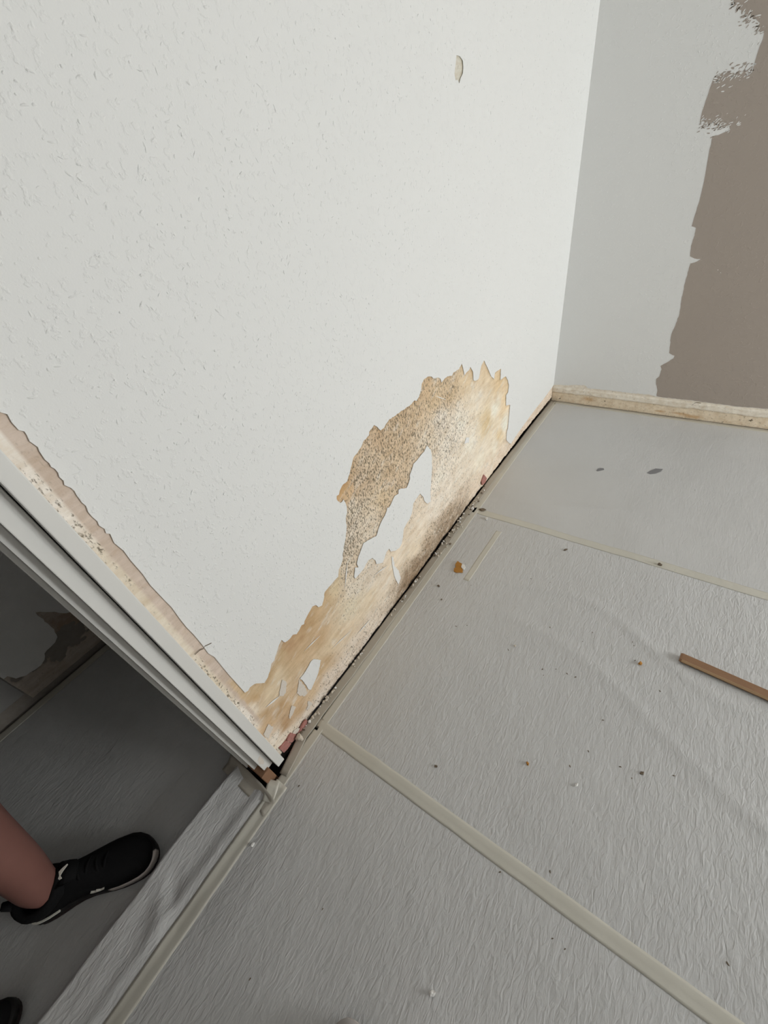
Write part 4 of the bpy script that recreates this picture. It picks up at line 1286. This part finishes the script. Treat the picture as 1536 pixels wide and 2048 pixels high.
def make_person(person, hl, h2, lean):
    """body, clothes and head above two placed shoes (heels hl and h2, person axes)"""
    la = Vector((hl.x + .062, hl.y + .004)); ra = Vector((h2.x + .058, h2.y - .004))
    mid = (la + ra) / 2
    HIPZ = 0.93
    mid.y += .05 * lean; mid.x += .03 * lean
    pel = (mid.x - .01, mid.y, HIPZ + .02)
    lh = (mid.x - .01, mid.y + .085, HIPZ - .04); rh = (mid.x - .01, mid.y - .085, HIPZ - .04)
    lk = (la.x + .065 * lean + .03 * (1 - lean), la.y + .075 * lean, .49); rk = ((ra.x + rh[0]) / 2 + .06, ra.y - .004, .49)
    def lerp(a_, b_, t): return tuple(a_[i] + (b_[i] - a_[i]) * t for i in range(3))
    def leg(h_, k_, a_, sg):
        an = (a_.x, a_.y, .105)
        cf = lerp(k_, an, .28); cf = (cf[0] - .022, cf[1], cf[2])
        return [(*pel, .115), (*h_, .088), (*lerp(h_, k_, .5), .070), (*k_, .057), (*cf, .063), (*lerp(k_, an, .72), .047), (*an, .0405), (a_.x + .012, a_.y, .065, .032), (a_.x + .045, a_.y, .046, .020)]
    chest = (pel[0] - .005, pel[1], 1.30); neck = (pel[0], pel[1], 1.46)
    hd = (pel[0] + .02, pel[1], 1.60)
    chains = [leg(lh, lk, la, 1), leg(rh, rk, ra, -1)[0:],
              [(*pel, .115), (pel[0], pel[1], 1.12, .112), (*chest, .128), (pel[0] - .005, pel[1], 1.41, .075), (*neck, .052), (pel[0] + .008, pel[1], 1.535, .052)]]
    for sg in (1, -1):
        sh = (chest[0], chest[1] + sg * .165, 1.385); el = (chest[0] - .01, chest[1] + sg * .205, 1.10); wr = (chest[0] + .09, chest[1] + sg * .205, .875)
        pm = (wr[0] + .020, wr[1], wr[2] - .06); pe = (wr[0] + .030, wr[1], wr[2] - .090)
        chains.append([(*chest, .128), (chest[0], chest[1] + sg * .10, 1.375, .070), (*sh, .055), (*lerp(sh, el, .5), .046), (*el, .039), (*lerp(el, wr, .35), .038), (*wr, .026), (*pm, .034), (*pe, .030)])
    body = skin_mesh('body', chains, M_SKIN, person, 2)
    for sg in (1, -1):                               # fingers: short chains rooted in the palm
        wr = (chest[0] + .09, chest[1] + sg * .205, .875); pe = (wr[0] + .030, wr[1], wr[2] - .085)
        ch = []
        for f_, (dx, ln) in enumerate(((.028, .068), (.010, .078), (-.009, .072), (-.026, .056))):
            b0 = (pe[0] + dx * .8, pe[1], pe[2] + .02)
            b1 = (pe[0] + dx, pe[1] - sg * .002, pe[2] - .018); b2 = (b1[0] + .004, b1[1] - sg * .012, b1[2] - ln * .5); b3 = (b2[0] + .002, b2[1] - sg * .018, b2[2] - ln * .38)
            skin_mesh('finger', [[(*b0, .009), (*b1, .0092), (*b2, .0084), (*b3, .0070)]], M_SKIN, person, 2)
        t0 = (wr[0] + .02, wr[1], wr[2] - .035); t1 = (wr[0] + .058, wr[1] - sg * .012, wr[2] - .062); t2 = (wr[0] + .070, wr[1] - sg * .022, wr[2] - .098)
        skin_mesh('thumb', [[(*t0, .013), (*t1, .0105), (*t2, .0085)]], M_SKIN, person, 2)
    # head
    bm = bmesh.new()
    bmesh.ops.create_uvsphere(bm, u_segments=32, v_segments=24, radius=1)
    for v_ in bm.verts:
        c_ = v_.co.copy()
        w = 1 - .22 * max(0, -c_.z) ** 1.3
        v_.co = Vector((hd[0] + .098 * c_.x * w + (.012 if c_.x > .3 and c_.z < -.5 else 0), hd[1] + .076 * c_.y * w, hd[2] + .122 * c_.z))
        if abs(c_.y) < .22 and c_.x > .7 and -.42 < c_.z < .1:            # nose
            v_.co.x += .020 * (1 - abs(c_.y) / .22) * (1 - abs(c_.z + .25) / .36)
    from_bm('head', bm, M_SKIN, person, True)
    for sg in (1, -1):
        lump_e = bmesh.new(); bmesh.ops.create_uvsphere(lump_e, u_segments=12, v_segments=8, radius=.0125)
        o = from_bm('eye', lump_e, M_EYE, person, True); o.location = (hd[0] + .078, hd[1] + sg * .031, hd[2] + .002)
        lump_e = bmesh.new(); bmesh.ops.create_uvsphere(lump_e, u_segments=10, v_segments=6, radius=.0060)
        i_ = from_bm('iris', lump_e, M_IRIS, o, True); i_.location = (.0085, 0, 0)
        lump_e = bmesh.new(); bmesh.ops.create_uvsphere(lump_e, u_segments=12, v_segments=10, radius=1)
        for v_ in lump_e.verts: v_.co = Vector((v_.co.x * .019, v_.co.y * .008, v_.co.z * .032))
        o = from_bm('ear', lump_e, M_SKIN, person, True); o.location = (hd[0] - .008, hd[1] + sg * .076, hd[2] - .01)
    bm = bmesh.new(); bmesh.ops.create_uvsphere(bm, u_segments=16, v_segments=8, radius=1)
    for v_ in bm.verts: v_.co = Vector((hd[0] + .082 + .012 * v_.co.x, hd[1] + .025 * v_.co.y, hd[2] - .066 + .008 * v_.co.z))
    from_bm('mouth', bm, M_LIP, person, True)
    bm = bmesh.new(); bmesh.ops.create_uvsphere(bm, u_segments=32, v_segments=20, radius=1)
    for v_ in bm.verts:
        c_ = v_.co; r_ = 1 + .03 * math.sin(c_.y * 17 + c_.x * 9) * math.sin(c_.z * 11)
        v_.co = Vector((hd[0] - .010 + .104 * c_.x * r_, hd[1] + .083 * c_.y * r_, hd[2] + .020 + .120 * c_.z * r_))
    dl = [f for f in bm.faces if (f.calc_center_median().x > hd[0] + .045 and f.calc_center_median().z < hd[2] + .055) or f.calc_center_median().z < hd[2] - .05 - .0 * 1]
    bmesh.ops.delete(bm, geom=dl, context='FACES')
    from_bm('hair', bm, M_HAIR, person, True)
    # clothing
    skin_mesh('shorts', [[(pel[0], pel[1], 1.02, .122), (*pel, .128), (lh[0], lh[1], lh[2], .104), (*lerp(lh, lk, .45), .092), (*lerp(lh, lk, .80), .086)],
                         [(*pel, .128), (rh[0], rh[1], rh[2], .104), (*lerp(rh, rk, .45), .092), (*lerp(rh, rk, .80), .086)]], M_SHORTS, person, 2)
    tc = [[(pel[0], pel[1], .90, .158), (pel[0], pel[1], .99, .158), (pel[0], pel[1], 1.12, .146), (*chest, .150), (pel[0] - .005, pel[1], 1.41, .086), (pel[0], pel[1], 1.44, .066)]]
    for sg in (1, -1):
        sh = (chest[0], chest[1] + sg * .165, 1.385); el = (chest[0] - .01, chest[1] + sg * .205, 1.10)
        tc.append([(*chest, .150), (chest[0], chest[1] + sg * .10, 1.375, .080), (*sh, .070), (*lerp(sh, el, .5), .064), (*lerp(sh, el, .72), .062)])
    skin_mesh('shirt', tc, M_SHIRT, person, 2)


# the person in the hall stands in a short stride, left foot ahead, facing the doorway
toe = Vector(pl(314, 1692, 2, HZ + 0.030)[:2]); heel = Vector(pl(38, 1832, 2, HZ + 0.035)[:2])
fd = (toe - heel).normalized(); SL = 0.285
heel = toe - fd * SL
fa = math.atan2(fd.y, fd.x)
lf = Vector((-fd.y, fd.x))                       # the person's left
person = empty('person', (heel.x - fd.x * .05 - lf.x * .09, heel.y - fd.y * .05 - lf.y * .09, HZ), fa)
tag(person, 'person in black sneakers with bare lower legs standing in the dark hall', 'person')
Rm = Matrix.Rotation(-fa, 2)
def loc(w):                                       # room xy -> person axes
    d = Rm @ (Vector(w) - person.location.to_2d())
    return d
G = 0.0045
hl = loc(heel)
s1 = empty('sneaker', (hl.x, hl.y, G)); s1.parent = person
make_shoe(s1, SL, 1, M_BLACK, M_MID, M_RUBBERD)
toe2 = Vector(pl(30, 2042, 2, HZ + 0.030)[:2])
h2 = loc(toe2 - fd * SL)
s2 = empty('sneaker', (h2.x, h2.y, G)); s2.parent = person
make_shoe(s2, SL, -1, M_BLACK, M_MID, M_RUBBERD)
make_person(person, hl, h2, 1.0)

# the photographer, standing behind the camera: only the tip of the right shoe reaches the picture
tp = Vector(pl(715, 2040, 2, 0.012)[:2])
d2 = Vector((-0.50, 0.86)).normalized()
l2 = Vector((-d2.y, d2.x))
hp = tp - d2 * 0.29
pho = empty('person', (hp.x - d2.x * 0.03 + l2.x * 0.09, hp.y - d2.y * 0.03 + l2.y * 0.09, 0.0), math.atan2(d2.y, d2.x))
tag(pho, 'person behind the camera, only a pale shoe tip at the bottom edge', 'person')
M_PALE = simple('pale_grey_knit', (0.46, 0.43, 0.41), 0.8)
for nm_, hx, hy, sd in (('sneaker', 0.03, -0.09, -1), ('sneaker', -0.10, 0.09, 1)):
    sh_ = empty(nm_, (hx, hy, 0.008)); sh_.parent = pho
    make_shoe(sh_, 0.29, sd, M_PALE, M_PALE, M_RUBBERD, False)
make_person(pho, Vector((-0.10, 0.09)), Vector((0.03, -0.09)), 0.0)
